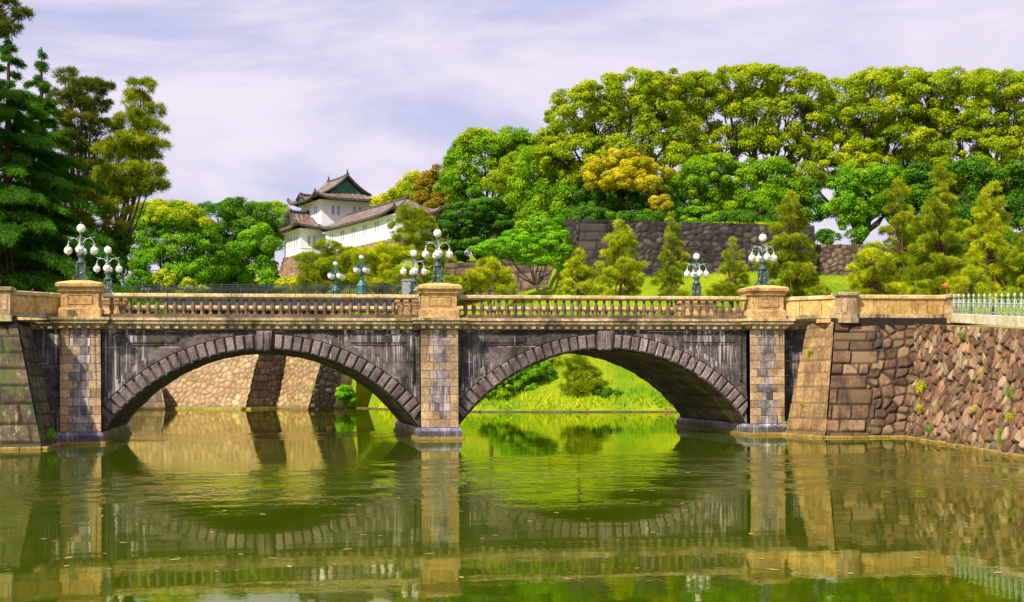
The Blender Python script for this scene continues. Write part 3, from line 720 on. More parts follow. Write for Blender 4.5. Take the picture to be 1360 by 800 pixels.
# ================================================================== LAMPS
BRONZE = plain('verdigris_bronze', (0.065, 0.10, 0.09), .5, .35, .6, 9)
BRONZEL = plain('pale_verdigris', (0.30, 0.40, 0.36), .5, .3, .3, 9)
m, t = new_mat('milk_glass'); GLOBE = finish(t, m, (0.82, 0.78, 0.76), .18, None, spec=.5)
IRON = plain('blue_black_iron', (0.035, 0.045, 0.06), .5, .3, .3, 9)
TEAL = plain('teal_iron', (0.05, 0.16, 0.16), .5, .2, .5, 8)
def make_lamp(loc, label, group):
    x, y, z = loc
    th = thing('street_lamp', label, 'street lamp', loc, group)
    mb = MB()   # four splayed feet and a square panelled base
    for sx in (-1, 1):
        for sy in (-1, 1):
            mb.tube([(x + sx * .30, y + sy * .30, z + .02), (x + sx * .27, y + sy * .27, z + .13), (x + sx * .19, y + sy * .19, z + .20), (x + sx * .17, y + sy * .17, z + .42), (x + sx * .19, y + sy * .19, z + .62), (x + sx * .15, y + sy * .15, z + .80)], [.075, .06, .045, .04, .05, .03], 7)
            mb.sphere((x + sx * .31, y + sy * .31, z + .05), .07, 8, 6)
    mb.box(x - .25, x + .25, y - .25, y + .25, z - .01, z + .08)
    mb.box(x - .165, x + .165, y - .165, y + .165, z + .08, z + .78, .6, 0, .02)
    for a in range(4):
        dx, dy = math.cos(a * math.pi / 2), math.sin(a * math.pi / 2)
        mb.sphere((x + dx * .17, y + dy * .17, z + .34), .05, 8, 6, 1, 1)
    mb.build('lamp_base', [BRONZE, BRONZEL], th)
    mb = MB()
    mb.lathe([(.20, .78), (.24, .82), (.23, .87), (.15, .92), (.13, 1.0), (.15, 1.10), (.21, 1.16), (.215, 1.21), (.12, 1.25), (.07, 1.30), (.055, 1.55), (.07, 1.60), (.05, 1.66), (.05, 1.95), (.09, 2.0), (.08, 2.04), (.05, 2.10), (.10, 2.18), (.11, 2.22)], (x, y, z), 12)
    mb.build('lamp_post', BRONZE, th)
    for k in range(4):
        dx, dy = math.cos(k * math.pi / 2), math.sin(k * math.pi / 2)
        P = lambda r, h: (x + dx * r, y + dy * r, z + h)
        mb = MB()
        mb.tube([P(.04, 1.62), P(.10, 1.80), P(.20, 1.92), P(.34, 1.96), P(.47, 1.92), P(.55, 1.82), P(.575, 1.70), P(.575, 1.62)], [.03, .028, .026, .024, .024, .022, .02, .02], 6)
        mb.tube([P(.33, 1.96), P(.45, 2.0), P(.57, 1.98), P(.62, 2.03)], [.02, .018, .015, .008], 5)
        mb.tube([P(.05, 1.95), P(.14, 2.0), P(.22, 1.92)], [.018, .015, .01], 5)
        mb.lathe([(.03, .10), (.05, .03), (.085, -.01), (.10, -.05)], P(.575, 1.60), 8)
        arm = mb.build('lamp_arm', BRONZEL, th)
        mb = MB(); mb.sphere(P(.575, 1.385), .185); g = mb.build('lamp_globe', GLOBE, th)
        mb = MB()
        for ex, ey in ((dx, dy), (-dy, dx)):
            mb.tube([(x + dx * .575 + ex * .19 * math.cos(q), y + dy * .575 + ey * .19 * math.cos(q), z + 1.385 + .19 * math.sin(q)) for q in np.linspace(0, 2 * math.pi, 17)], .009, 4, cap=False)
        mb.tube([(x + dx * .575 + .19 * math.cos(q), y + dy * .575 + .19 * math.sin(q), z + 1.385) for q in np.linspace(0, 2 * math.pi, 17)], .009, 4, cap=False)
        mb.lathe([(.03, 0), (.018, -.05), (.003, -.09)], P(.575, 1.20), 6)
        mb.build('globe_band', BRONZEL, g)
    mb = MB(); mb.sphere((x, y, z + 2.41), .20); g = mb.build('lamp_globe', GLOBE, th)
    mb = MB(); mb.lathe([(.09, 2.585), (.10, 2.61), (.06, 2.63), (.05, 2.66), (.015, 2.70), (.003, 2.74)], (x, y, z), 8); mb.build('globe_cap', BRONZE, g)
    return th
def copy_tree(o, parent=None):
    c = o.copy(); COL.objects.link(c)
    if parent is not None: c.parent = parent
    for ch in list(o.children): copy_tree(ch, c)
    return c
ZL = 7.50
lamp0 = make_lamp((0, .55, ZL), 'bronze five globe lamp on the front pedestal between the two arches', 'five globe bronze lamps on the stone bridge')
for (x, y, lab) in ((-L, .55, 'bronze five globe lamp on the left front pedestal, above the small pale bucket'),
                    (L, .55, 'bronze five globe lamp on the right front pedestal, highest of the lamps before the pines'),
                    (-L, 11.19, 'bronze five globe lamp on the rear parapet just right of the left front lamp'),
                    (0, 11.19, 'bronze five globe lamp on the rear parapet just left of the middle front lamp'),
                    (L, 11.19, 'bronze five globe lamp on the rear parapet before the dark hill wall')):
    c = copy_tree(lamp0); c.location = (x, y, ZL); c['label'] = lab
# small bucket standing on the cornice before the left pedestal
bk = at(93.5, 418, -.36)
mb = MB(); mb.lathe([(.105, 0), (.15, .30), (.175, .315), (.175, .345), (.13, .345), (.12, .30)], (bk[0], -.27, 5.803), 12)
tag(mb.build('bucket', plain('pale_clay', (.5, .42, .36), .8)), 'small pale bucket standing on the cornice in front of the left pedestal', 'bucket')

# ================================================================== IRON BRIDGE BEHIND
ib0, ib1 = atd(128, 391.5, 136.0), atd(548, 391.5, 133.5)
d = ib1 - ib0; ibl = np.linalg.norm(d[:2]); iu = np.array((d[0] / ibl, d[1] / ibl, 0)); inn = np.array((-iu[1], iu[0], 0))
zi = float((ib0[2] + ib1[2]) / 2); ib0[2] = ib1[2] = zi
irb = thing('iron_bridge', 'dark iron bridge with lattice railing beyond the stone bridge', 'bridge', tuple(ib0))
J = lambda a, b, z: ib0 + iu * a + inn * b + np.array((0, 0, z))
ML = ibl
for b in (0.0, 7.0):
    mb = MB()
    mb.obox(J(ML / 2, b, -.75), iu * ML / 2, inn * .15, (0, 0, .55)); mb.obox(J(ML / 2, b, -.12), iu * ML / 2, inn * .3, (0, 0, .09)); mb.obox(J(ML / 2, b, -1.35), iu * ML / 2, inn * .28, (0, 0, .06))
    for a in np.arange(.8, ML, 1.6): mb.obox(J(a, b - .1, -.75), iu * .05, inn * .12, (0, 0, .52))
    mb.build('girder', IRON, irb)
mb = MB(); mb.obox(J(ML / 2, 3.5, -.15), iu * ML / 2, inn * 3.3, (0, 0, .06)); mb.build('deck', ASPH, irb)
ns = int(ML / 1.62)
for b in (0.0, 7.0):
    mb = MB()
    for h_, r_ in ((1.02, .035), (.86, .018), (.12, .025)): mb.tube([J(0, b, h_), J(ML, b, h_)], r_, 5)
    mb.build('railing_rail', IRON, irb)
mb = MB(); mb.tube([J(0, 0, -.03), J(0, 0, 1.08)], .055, 6); mb.sphere(J(0, 0, 1.12), .08, 7, 5)
post0 = mb.build('railing_post', IRON, irb)
mb = MB()
for k in range(5):
    a = .16 + k * .27 + .1
    mb.tube([J(a + .12 * math.cos(q), 0, .49 + .34 * math.sin(q)) for q in np.linspace(0, 2 * math.pi, 11)], .017, 4, cap=False)
    mb.tube([J(a - .135, 0, .12), J(a + .135, 0, .86)], .014, 4); mb.tube([J(a + .135, 0, .12), J(a - .135, 0, .86)], .014, 4)
pan0 = mb.build('railing_panel', IRON, irb)
for b in (0.0, 7.0):
    for k in range(ns + 1):
        for o in (post0, pan0):
            if b == 0 and k == 0: continue
            if o is pan0 and k == ns: continue
            c = o.copy(); COL.objects.link(c); c.parent = irb; c.location = Vector(iu * 1.62 * k + inn * b)
# its lamps
def make_iron_lamp(loc, label, group):
    x, y, z = loc
    th = thing('street_lamp', label, 'street lamp', loc, group)
    mb = MB(); mb.lathe([(.55, 0), (.55, .12), (.48, .2), (.5, .75), (.56, .82), (.5, .95), (.38, 1.05), (.30, 1.2), (.26, 1.35)], (x, y, z), 8, 1, 0, False); mb.build('lamp_base', TEAL, th)
    mb = MB(); mb.lathe([(.24, 1.35), (.16, 1.6), (.10, 2.0), (.08, 2.6), (.13, 2.66), (.08, 2.75), (.06, 3.3), (.05, 3.45)], (x, y, z), 8); mb.build('lamp_post', TEAL, th)
    for k in range(4):
        q = k * math.pi / 2 + .5; dx, dy = math.cos(q), math.sin(q)
        P = lambda r, h: (x + dx * r, y + dy * r, z + h)
        mb = MB(); mb.tube([P(.05, 3.2), P(.2, 3.12), P(.38, 2.9), P(.60, 2.78), P(.66, 2.70)], .03, 5); mb.tube([P(.05, 2.55), P(.3, 2.75), P(.4, 2.9)], .02, 5)
        mb.lathe([(.31, 0), (.26, .08), (.06, .16)], P(.66, 2.56), 8); mb.build('lamp_arm', TEAL, th)
        mb = MB(); mb.lathe([(.02, -.55), (.16, -.50), (.27, -.32), (.29, -.14), (.28, 0)], P(.66, 2.56), 9); mb.build('lamp_globe', GLOBE, th)
    mb = MB(); mb.lathe([(.10, 3.42), (.23, 3.52), (.27, 3.68), (.23, 3.82)], (x, y, z), 9); g = mb.build('lamp_globe', GLOBE, th)
    mb = MB(); mb.lathe([(.26, 3.82), (.18, 3.92), (.05, 3.98), (.03, 4.1), (.005, 4.2)], (x, y, z), 8); mb.build('lamp_cap', TEAL, g)
    return th
def onbr(px, b):
    # where the ray through this column meets the railing line b metres behind the near one
    a, bb = np.array(J(0, b, 0))[:2], np.array(J(1, b, 0))[:2]; r = ray(px, 390)[:2]
    M = np.array([[r[0], -(bb - a)[0]], [r[1], -(bb - a)[1]]]); s_ = np.linalg.solve(M, a - CAMP[:2]); return np.array((*(CAMP[:2] + r * s_[0]), zi - .05))
il0 = make_iron_lamp(tuple(onbr(481, 0)), 'taller right lamp of the teal pair with hanging white shades on the far bridge', 'teal lamps on the iron bridge')
for px, b, lab in ((446.5, 7.0, 'lower left lamp of the teal pair with hanging white shades on the far bridge'), (164, 0.0, 'teal iron lamp on the far bridge behind the left stone bridge lamps')):
    c = copy_tree(il0); c.location = tuple(onbr(px, b)); c['label'] = lab
mb = MB()
pp = onbr(541, 0); mb.box(pp[0] - .45, pp[0] + .45, pp[1] - .45, pp[1] + .45, zi - .3, zi + 1.15, 1.0); mb.box(pp[0] - .52, pp[0] + .52, pp[1] - .52, pp[1] + .52, zi + 1.15, zi + 1.32)
mb.build('end_post', plain('blue_grey_stone', (.26, .28, .36), .8), irb, .03)

# ================================================================== MOAT WALLS SEEN UNDER THE LEFT ARCH
TANW = stone('sunlit_rubble', (0.34, 0.23, 0.13), (0.5, 0.36, 0.21), 0.5, 4, 0.85, None, ((0.24, 0.26, 0.05), 0.2), (0.16, 0.105, 0.06), .5, ((0.24, 0.16, 0.1), 0.3))  # pale copy for the sun-facing walls, sunlight put into the colour
DKW = stone('shaded_brown_blockwork', (0.13, 0.085, 0.06), (0.24, 0.16, 0.11), 0.6, 4, 0.85, None, ((0.12, 0.14, 0.04), 0.2), (0.035, 0.028, 0.025), .5)  # darker copy for faces turned from the sun, shade put into the colour
def up(px0, py0, px1, py1, Z0, Z1, ztop=6.6):
    """a leaning corner edge through two picture points, carried up to ztop: (top, bottom)"""
    b_, t_ = atd(px0, py0, Z0), atd(px1, py1, Z1)
    k = (ztop - b_[2]) / (t_[2] - b_[2]); return b_ + (t_ - b_) * k, b_
mw = thing('moat_wall', 'sunlit tan stone moat wall seen through the left arch', 'stone wall', tuple(atz(260, 540, 0)))
T0, B0 = up(120, 542, 138, 475, 139, 139); T1, B1 = up(327, 543, 344, 471, 128, 129.5)
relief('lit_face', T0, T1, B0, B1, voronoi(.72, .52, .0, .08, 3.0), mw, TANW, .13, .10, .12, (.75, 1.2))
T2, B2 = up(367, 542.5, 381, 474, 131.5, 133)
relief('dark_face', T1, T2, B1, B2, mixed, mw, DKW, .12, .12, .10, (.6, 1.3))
mb = MB(); foot(mb, [B0, B1, B2], .6, .2, .02); mb.build('water_ledge', stone('yellow_ledge', (.5, .42, .08), (.62, .5, .14), .8, 5), mw)
mw3 = thing('moat_wall', 'dark stone wall end just visible past the left pier under the left arch', 'stone wall', tuple(atz(210, 543, 0)))
Ta, Ba = atd(60, 512, 131), atd(60, 544.5, 130); Tb, Bb = atd(213, 512, 131), atd(219, 544, 130); Tc, Bc = atd(216, 511, 134), atd(221, 542, 134)
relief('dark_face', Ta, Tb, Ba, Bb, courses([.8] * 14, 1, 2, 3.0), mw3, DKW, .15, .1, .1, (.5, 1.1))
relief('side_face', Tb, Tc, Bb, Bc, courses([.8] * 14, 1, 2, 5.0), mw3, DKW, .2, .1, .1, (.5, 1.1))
mw2 = thing('moat_wall', 'ivy streaked stone wall projecting beside the bright bank under the left arch', 'stone wall', tuple(atz(400, 543, 0)))
T3, B3 = up(410, 544.5, 427, 482, 125.5, 127)
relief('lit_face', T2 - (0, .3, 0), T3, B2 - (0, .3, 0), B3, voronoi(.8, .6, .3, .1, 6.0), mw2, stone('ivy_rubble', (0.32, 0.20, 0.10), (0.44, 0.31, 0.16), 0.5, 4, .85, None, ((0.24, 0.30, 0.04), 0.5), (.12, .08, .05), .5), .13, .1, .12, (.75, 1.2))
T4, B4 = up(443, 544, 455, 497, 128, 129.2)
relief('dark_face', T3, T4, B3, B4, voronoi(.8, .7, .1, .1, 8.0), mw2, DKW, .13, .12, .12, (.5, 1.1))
T5, B5 = up(460, 543, 470, 497, 133.5, 134.5)
relief('end_face', T4, T5, B4, B5, courses([.7] * 16, .8, 1.5, 2.0), mw2, TANW, .15, .05, .08, (.8, 1.15))

# ================================================================== HILL TERRAIN
shore = np.array([(-200, 150), (B0[0], B0[1]), (B1[0], B1[1]), (B2[0], B2[1]), (B3[0], B3[1]), (B4[0], B4[1]), (B5[0], B5[1]), (2.5, 62), (9.7, 48.6), (17, 45.4), (25, 42.6), (32, 41.0), (60, 38), (260, 30)], float)
def shore_d(x, y):
    best = np.full(x.shape, 1e9); sg = np.ones(x.shape)
    for a, b in zip(shore[:-1], shore[1:]):
        dv = b - a; L2 = dv @ dv
        t_ = np.clip(((x - a[0]) * dv[0] + (y - a[1]) * dv[1]) / L2, 0, 1)
        dd = np.hypot(x - a[0] - t_ * dv[0], y - a[1] - t_ * dv[1])
        cr = dv[0] * (y - a[1]) - dv[1] * (x - a[0])
        cl = dd < best - 1e-6; sg = np.where(cl, np.sign(cr), sg); best = np.where(cl, dd, best)
    poly = np.concatenate([shore, [(260, 900), (-900, 900), (-900, 150)]])
    ins = np.zeros(x.shape, bool)
    for a, b in zip(poly, np.roll(poly, -1, 0)):
        if a[1] == b[1]: continue
        c_ = ((a[1] > y) != (b[1] > y)) & (x < (b[0] - a[0]) * (y - a[1]) / (b[1] - a[1]) + a[0]); ins ^= c_
    return np.where(ins, best, -best)
def smooth(x, a, b):
    q = np.clip((x - a) / (b - a), 0, 1); return q * q * (3 - 2 * q)
WL = np.array([atd(760, 380, 140)[:2], atd(1085, 380, 139)[:2]])      # foot of the high castle wall
XG = float(WL[1, 0])
def wallY(x): return WL[0, 1] + (x - WL[0, 0]) * (WL[1, 1] - WL[0, 1]) / (WL[1, 0] - WL[0, 0])
def hill_h(x, y):
    d_ = shore_d(x, y)
    slope = np.minimum(.35 + .50 * d_, 12.6 + .02 * d_) + .25 * np.sin(x * .35) * np.sin(y * .3)
    cliff = np.where(d_ > 1.6, np.minimum(6.2 + .9 * (d_ - 1.6), 10.0) + .02 * d_, -2.0)
    w_ = smooth(x, -0.4, 3.5)
    z = np.where(d_ < 0, -1.2, w_ * slope + (1 - w_) * cliff)
    z = np.where((x > 27) & (y > 30), np.maximum(z, 5.3), z)
    pl = 19.0 - 2.7 * smooth(x, XG - 1.5, XG + .5)
    k = smooth(y - wallY(x), 1.2, 2.6) * smooth(x, WL[0, 0] - .5, WL[0, 0] + 1.5)
    z = z * (1 - k) + pl * k
    lowk = smooth(y - (wallY(x) + 14), 0, 30) * (1 - smooth(x, WL[0, 0] - 3, WL[0, 0] + 3)) * smooth(x, -60, -5)
    z = np.where(d_ > 3, z + lowk * 6.0, z)
    return z
xs = np.concatenate([np.arange(-150, -30, 5), np.arange(-30, 90, 1.25), np.arange(90, 240, 6)])
ys = np.concatenate([np.arange(30, 100, 1.25), np.arange(100, 330, 6)])
X, Y = np.meshgrid(xs, ys, indexing='ij')
m, t = new_mat('hill_grass')
p = t.pos(); n1 = t.noise(p, .22, 5, .6); n2 = t.noise(p, 3.5, 4, .7)
col = t.mix(t.ramp(n1, .35, .65), (0.12, 0.24, 0.008), (0.33, 0.38, 0.010)); col = t.mix(t.ramp(n2, .3, .75), t.mix(.5, col, (.09, .16, .008)), col)
col = t.mix(t.math('MULTIPLY', t.ramp(t.noise(p, .5, 5, .7), .56, .68), .6), col, (.30, .22, .05))
HILLM = finish(t, m, col, .95, n2, .6, .2, .1)
tag(grid_mesh('hill', np.stack([X, Y, hill_h(X, Y)], -1), None, HILLM), kind='structure')

# ================================================================== CASTLE WALLS ON THE HILL
GREYW = stone('grey_castle_stone', (0.015, 0.012, 0.014), (0.052, 0.041, 0.04), 0.7, 4, 0.85, None, ((0.12, 0.13, 0.05), 0.12), (0.009, 0.008, 0.009), .5, None, (0.09, 0.075, 0.065))  # very dark base: tree shade over the high wall put into the colour
BRW = stone('brown_castle_stone', (0.085, 0.055, 0.04), (0.2, 0.14, 0.10), 0.7, 4, 0.85, None, ((0.14, 0.15, 0.04), 0.2), (0.014, 0.01, 0.008), .5)
def wall(name, label, pts, pat, mat, th_loc, capm=None):
    """pts: list of (px_top, py_top, px_bot, py_bot, Z) corner edges"""
    th = thing(name, label, 'stone wall', tuple(th_loc))
    E_ = [(atd(a, b, Z + .8), atd(c, d_, Z)) for a, b, c, d_, Z in pts]
    for k in range(len(E_) - 1):
        (t0, b0_), (t1, b1_) = E_[k], E_[k + 1]
        relief('wall_face', t0, t1, b0_, b1_, pat, th, mat, .13, .14, .13, (.55, 1.35))
    tops = [e[0] for e in E_]
    mb = MB(); mb.sheet([q + (0, 0, -.02) for q in tops], [q + np.array((.3, 2.4, 0.05)) for q in tops], 1.0); mb.build('wall_top', capm or VERGE, th)
    return th
vw = voronoi(.82, .66, .1, .12, 4.0)
crs = [.95] * 12; cw = courses(crs, 1.2, 2.6, 3.0)
def hillpat(u, v):
    a, da = cw(u, v); b, db = vw(u, v)
    r = np.floor(v / .95); lim = 2.6 + 1.2 * h2(r, 2.0); k = u < lim
    return np.where(k, a, b), np.where(k, np.minimum(da, np.abs(lim - u)), np.minimum(db, np.abs(u - lim)))
wall('castle_wall', 'dark grey castle wall with a sharp cut stone corner on the hillside', [(754, 291, 750, 392, 147), (772, 291.5, 762, 392, 139.6), (1082, 300, 1086, 384, 138.5)], hillpat, GREYW, atd(760, 390, 140))
wall('castle_wall', 'low brown rubble wall under the sky gap, right of the high castle wall', [(1070, 325, 1070, 382, 139.5), (1235, 325, 1236, 378, 139)], voronoi(.7, .6, .1, .1, 6.0), BRW, atd(1110, 380, 140))
wall('castle_wall', 'low brown stone wall below the bright green maple', [(592, 351, 590, 396, 152), (688, 344, 688, 398, 150), (760, 340, 760, 392, 148)], courses([1.0] * 8, 1.2, 2.4, 9.0), BRW, atd(680, 395, 150))
wall('castle_wall', 'grey rock wall rising behind the left end of the bridge', [(-60, 318, -60, 420, 104), (2, 332, 6, 420, 100), (40, 372, 46, 420, 103)], voronoi(1.6, 1.3, .3, .2, 2.0), GREYW, atd(10, 410, 100), GREYW)

# ================================================================== TOWER ON THE HILL
WHITE = plain('white_plaster', (0.78, 0.80, 0.86), .8, 0, .05, .5)
TILE = stone('brown_roof_tiles', (0.115, 0.085, 0.078), (0.24, 0.185, 0.165), .8, 6, .7, None, None, None, .4)
RIDGE = plain('dark_ridge_tiles', (0.055, 0.045, 0.045), .7, 0, .3, 3)
GREENG = plain('verdigris_gable', (0.035, 0.14, 0.09), .6, 0, .3, 2)
SHUT = plain('grey_shutter', (0.33, 0.34, 0.36), .7, 0, .15, 5)
Q0 = atd(433, 312, 200); Q1 = atd(527, 287, 177.5)
O_ = np.array((Q0[0], Q0[1], 0)); uu = np.array((Q1[0] - Q0[0], Q1[1] - Q0[1], 0)); WLEN = float(np.linalg.norm(uu)); uu /= WLEN
vv = np.array((-uu[1], uu[0], 0))
if vv[0] < 0: vv = -vv
TW = lambda a, b, z: O_ + vv * a + uu * b + np.array((0, 0, z))
def loc_of(px, py, Z):
    q = atd(px, py, Z) - O_; return float(q @ vv), float(q @ uu), float(atd(px, py, Z)[2])
ZB, ZE1, ZE2, ZR2 = 21.6, 25.2, 29.5, 33.0
a_lb, b_lb, _ = loc_of(400, 334, 200.3)              # near corner of the lower block
a_l = a_lb; b_n = b_lb; b_far = b_lb - 7.2
a_u, b_u = loc_of(427, 264, 200.5)[:2]; UW, UD = 8.6, 8.6   # upper storey near corner, width, depth
tow = thing('castle_tower', 'white two storey castle tower with brown tiled hip roofs and a green gable', 'castle tower', tuple(TW(a_u, b_u, ZB)))
def tbox(mb, a0, a1, b0, b1, z0, z1, tone=1.0, mi=0):
    vs = [TW(*q) for q in ((a0, b0, z0), (a1, b0, z0), (a1, b1, z0), (a0, b1, z0), (a0, b0, z1), (a1, b0, z1), (a1, b1, z1), (a0, b1, z1))]
    mb.add(vs, [(0, 3, 2, 1), (4, 5, 6, 7), (0, 1, 5, 4), (1, 2, 6, 5), (2, 3, 7, 6), (3, 0, 4, 7)], tone, mi)
def storey(name, parent, a0, a1, b0, b1, z0, z1, band=True):
    mb = MB(); tbox(mb, a0, a1, b0, b1, z0, z1)
    if band:
        tbox(mb, a0 - .06, a1 + .06, b0 - .06, b1 + .06, z0 + .95, z0 + 1.03, .55)
        tbox(mb, a0 - .05, a1 + .05, b0 - .05, b1 + .05, z0, z0 + .10, .9)
    tbox(mb, a0 - .35, a1 + .35, b0 - .35, b1 + .35, z1 - .22, z1 - .02, .92)
    return mb.build(name, WHITE, parent)
def window(parent, face, along, z0, h_, pair=.85, w_=.42, n=2):
    """face ('a', value, sign) or ('b', value, sign): a pair of shuttered slits"""
    mb, mb2 = MB(), MB()
    for k in range(n):
        c = along + (k - (n - 1) / 2) * pair
        kind, val, sg = face
        if kind == 'a':
            tbox(mb, *sorted((val, val + sg * .05)), c - w_ / 2 - .05, c + w_ / 2 + .05, z0 - .05, z0 + h_ + .05)
            tbox(mb2, *sorted((val, val + sg * .08)), c - w_ / 2, c + w_ / 2, z0, z0 + h_)
        else:
            tbox(mb, c - w_ / 2 - .05, c + w_ / 2 + .05, *sorted((val, val + sg * .05)), z0 - .05, z0 + h_ + .05)
            tbox(mb2, c - w_ / 2, c + w_ / 2, *sorted((val, val + sg * .08)), z0, z0 + h_)
    o = mb.build('window', WHITE, parent); mb2.build('shutter', SHUT, o)
def hip(name, parent, a0, a1, b0, b1, z, f, dmax, up_=.7, th_=.22, gable=None, res=.28):
    """hip skirt sheet with up-turned corners; f(distance from the eave) is its rise"""
    na, nb = max(8, int((a1 - a0) / res)), max(8, int((b1 - b0) / res))
    A, B = np.meshgrid(np.linspace(a0, a1, na), np.linspace(b0, b1, nb), indexing='ij')
    da = np.minimum(A - a0, a1 - A); db = np.minimum(B - b0, b1 - B)
    dd = np.minimum(np.minimum(da, db), dmax)
    xa = np.abs(2 * (A - (a0 + a1) / 2) / (a1 - a0)); xb = np.abs(2 * (B - (b0 + b1) / 2) / (b1 - b0))
    lift = up_ * (xa ** 5) * (xb ** 5)
    Z = z + f(dd) + lift
    ridge = np.where(da < db, np.floor(B / .42), np.floor(A / .42)) % 2
    Z = Z + .07 * ((np.where(da < db, B, A) / .42) % 1 > .5)
    P = O_ + A[..., None] * vv + B[..., None] * uu + Z[..., None] * np.array((0, 0, 1.0))
    o = grid_mesh(name, P, parent, TILE, .75 + .45 * ridge, None, False)
    md = o.modifiers.new('thick', 'SOLIDIFY'); md.thickness = th_; md.offset = -1
    mb = MB()
    # eave rim and corner ridges
    zc_ = lambda a, b: z + up_ * (abs(2 * (a - (a0 + a1) / 2) / (a1 - a0)) ** 5) * (abs(2 * (b - (b0 + b1) / 2) / (b1 - b0)) ** 5)
    per = [(a0 + (a1 - a0) * s_, b0) for s_ in np.linspace(0, 1, 15)] + [(a1, b0 + (b1 - b0) * s_) for s_ in np.linspace(0, 1, 15)] + [(a1 + (a0 - a1) * s_, b1) for s_ in np.linspace(0, 1, 15)] + [(a0, b1 + (b0 - b1) * s_) for s_ in np.linspace(0, 1, 15)]
    mb.tube([TW(a, b, zc_(a, b) - .06) for a, b in per], .17, 6, cap=False)
    for ca, cb, sa, sb in ((a0, b0, 1, 1), (a1, b0, -1, 1), (a1, b1, -1, -1), (a0, b1, 1, -1)):
        pts = [TW(ca + sa * s_, cb + sb * s_, zc_(ca + sa * s_, cb + sb * s_) + float(f(np.array(s_))) + .12) for s_ in np.linspace(0, dmax, 9)]
        pts[0] = pts[0] + (0, 0, .15)
        mb.tube(pts, .17, 6)
    mb.build('ridge_tiles', RIDGE, o)
    return o
def gable_roof(name, parent, a0, a1, b0, b1, z, f, axis='b', gcol=None, ov=.5, finial=True):
    """gable roof with its ridge along b (or a); green triangles at its ends"""
    if axis == 'b': lo, hi, e0_, e1_ = a0, a1, b0 - ov, b1 + ov; PT = lambda s_, e, zz: TW(s_, e, zz)
    else: lo, hi, e0_, e1_ = b0, b1, a0 - ov, a1 + ov; PT = lambda s_, e, zz: TW(e, s_, zz)
    ss = np.linspace(lo, hi, 25); ee = np.linspace(e0_, e1_, max(6, int((e1_ - e0_) / .21)))
    half = (hi - lo) / 2
    prof_ = lambda s_: z + f(half - np.abs(s_ - (lo + hi) / 2))
    P = np.array([[PT(s_, e, prof_(np.array(s_)) + .07 * ((e / .42) % 1 > .5) + .22 * (2 * (e - (e0_ + e1_) / 2) / (e1_ - e0_)) ** 4) for e in ee] for s_ in ss])
    tn = np.broadcast_to(.75 + .45 * (np.floor(ee / .42) % 2), (25, len(ee)))
    o = grid_mesh(name, P, parent, TILE, tn, None, False)
    md = o.modifiers.new('thick', 'SOLIDIFY'); md.thickness = .2; md.offset = -1
    mb = MB()
    for e in (e0_, e1_):
        mb.tube([PT(s_, e, float(prof_(np.array(s_))) + .24) for s_ in ss], .16, 6)
    mid = (lo + hi) / 2; zt = float(prof_(np.array(mid)))
    ev = np.linspace(e0_, e1_, 9)
    for e, e2 in zip(ev[:-1], ev[1:]):
        mb.tube([PT(mid, e, zt + .15 + .22 * (2 * (e - (e0_ + e1_) / 2) / (e1_ - e0_)) ** 4), PT(mid, e2, zt + .15 + .22 * (2 * (e2 - (e0_ + e1_) / 2) / (e1_ - e0_)) ** 4)], .26, 6)
    if finial:
        for e in (e0_ + .2, e1_ - .2):
            mb.tube([PT(mid, e, zt + .3), PT(mid, e, zt + .85), PT(mid, e * .97 + .03 * (e0_ + e1_) / 2, zt + 1.25)], [.2, .13, .03], 6)
    mb.build('ridge_tiles', RIDGE, o)
    for e, sg in ((e0_ + ov + .12, -1), (e1_ - ov - .12, 1)):
        mb = MB(); n = len(ss)
        mb.sheet([PT(s_, e, z - .25) for s_ in ss], [PT(s_, e, float(prof_(np.array(s_))) - .12) for s_ in ss], 1.0)
        g = mb.build('gable', gcol or GREENG, o)
        mb = MB()
        for k, q in ((0, 1.0), (1, .55)):
            mb.tube([PT(mid + (s_ - mid) * q * .86, e + sg * .06, z - .1 + (float(prof_(np.array(s_))) - z) * q * .86 - .1 + k * .1) for s_ in ss], .07, 5)
        mb.build('bargeboard', plain('pale_green_board', (.07, .2, .14), .6), g)
    return o
fz = lambda d_: .42 * d_ + .055 * d_ ** 2
# lower storey
storey('lower_wall', tow, a_l, a_u + UW + .6, b_far, b_n, ZB - .3, ZE1)
hip('lower_roof', tow, a_l - 1.3, a_u + UW + 1.8, b_far - 1.3, b_n + 1.3, ZE1, lambda d_: .40 * d_ + .03 * d_ ** 2, 3.6, .75)
midb = (b_far + b_n) / 2
gable_roof('dormer_roof', tow, a_l - .2, a_u + .3, midb - 2.5, midb + 2.5, ZE1 + .55, lambda d_: .55 * d_ + .12 * d_ ** 2, 'a', RIDGE, .35, False)
# upper storey
storey('upper_wall', tow, a_u, a_u + UW, b_u - UD, b_u, ZE1 + .3, ZE2, False)
hip('upper_roof', tow, a_u - 1.6, a_u + UW + 1.6, b_u - UD - 1.6, b_u + 1.6, ZE2, lambda d_: .36 * d_ + .03 * d_ ** 2, 2.9, .95)
gable_roof('main_roof', tow, a_u + .55, a_u + UW - .55, b_u - UD + 1.0, b_u - .55, ZE2 + .85, lambda d_: .42 * d_ + .085 * d_ ** 2, 'b', GREENG, .55)
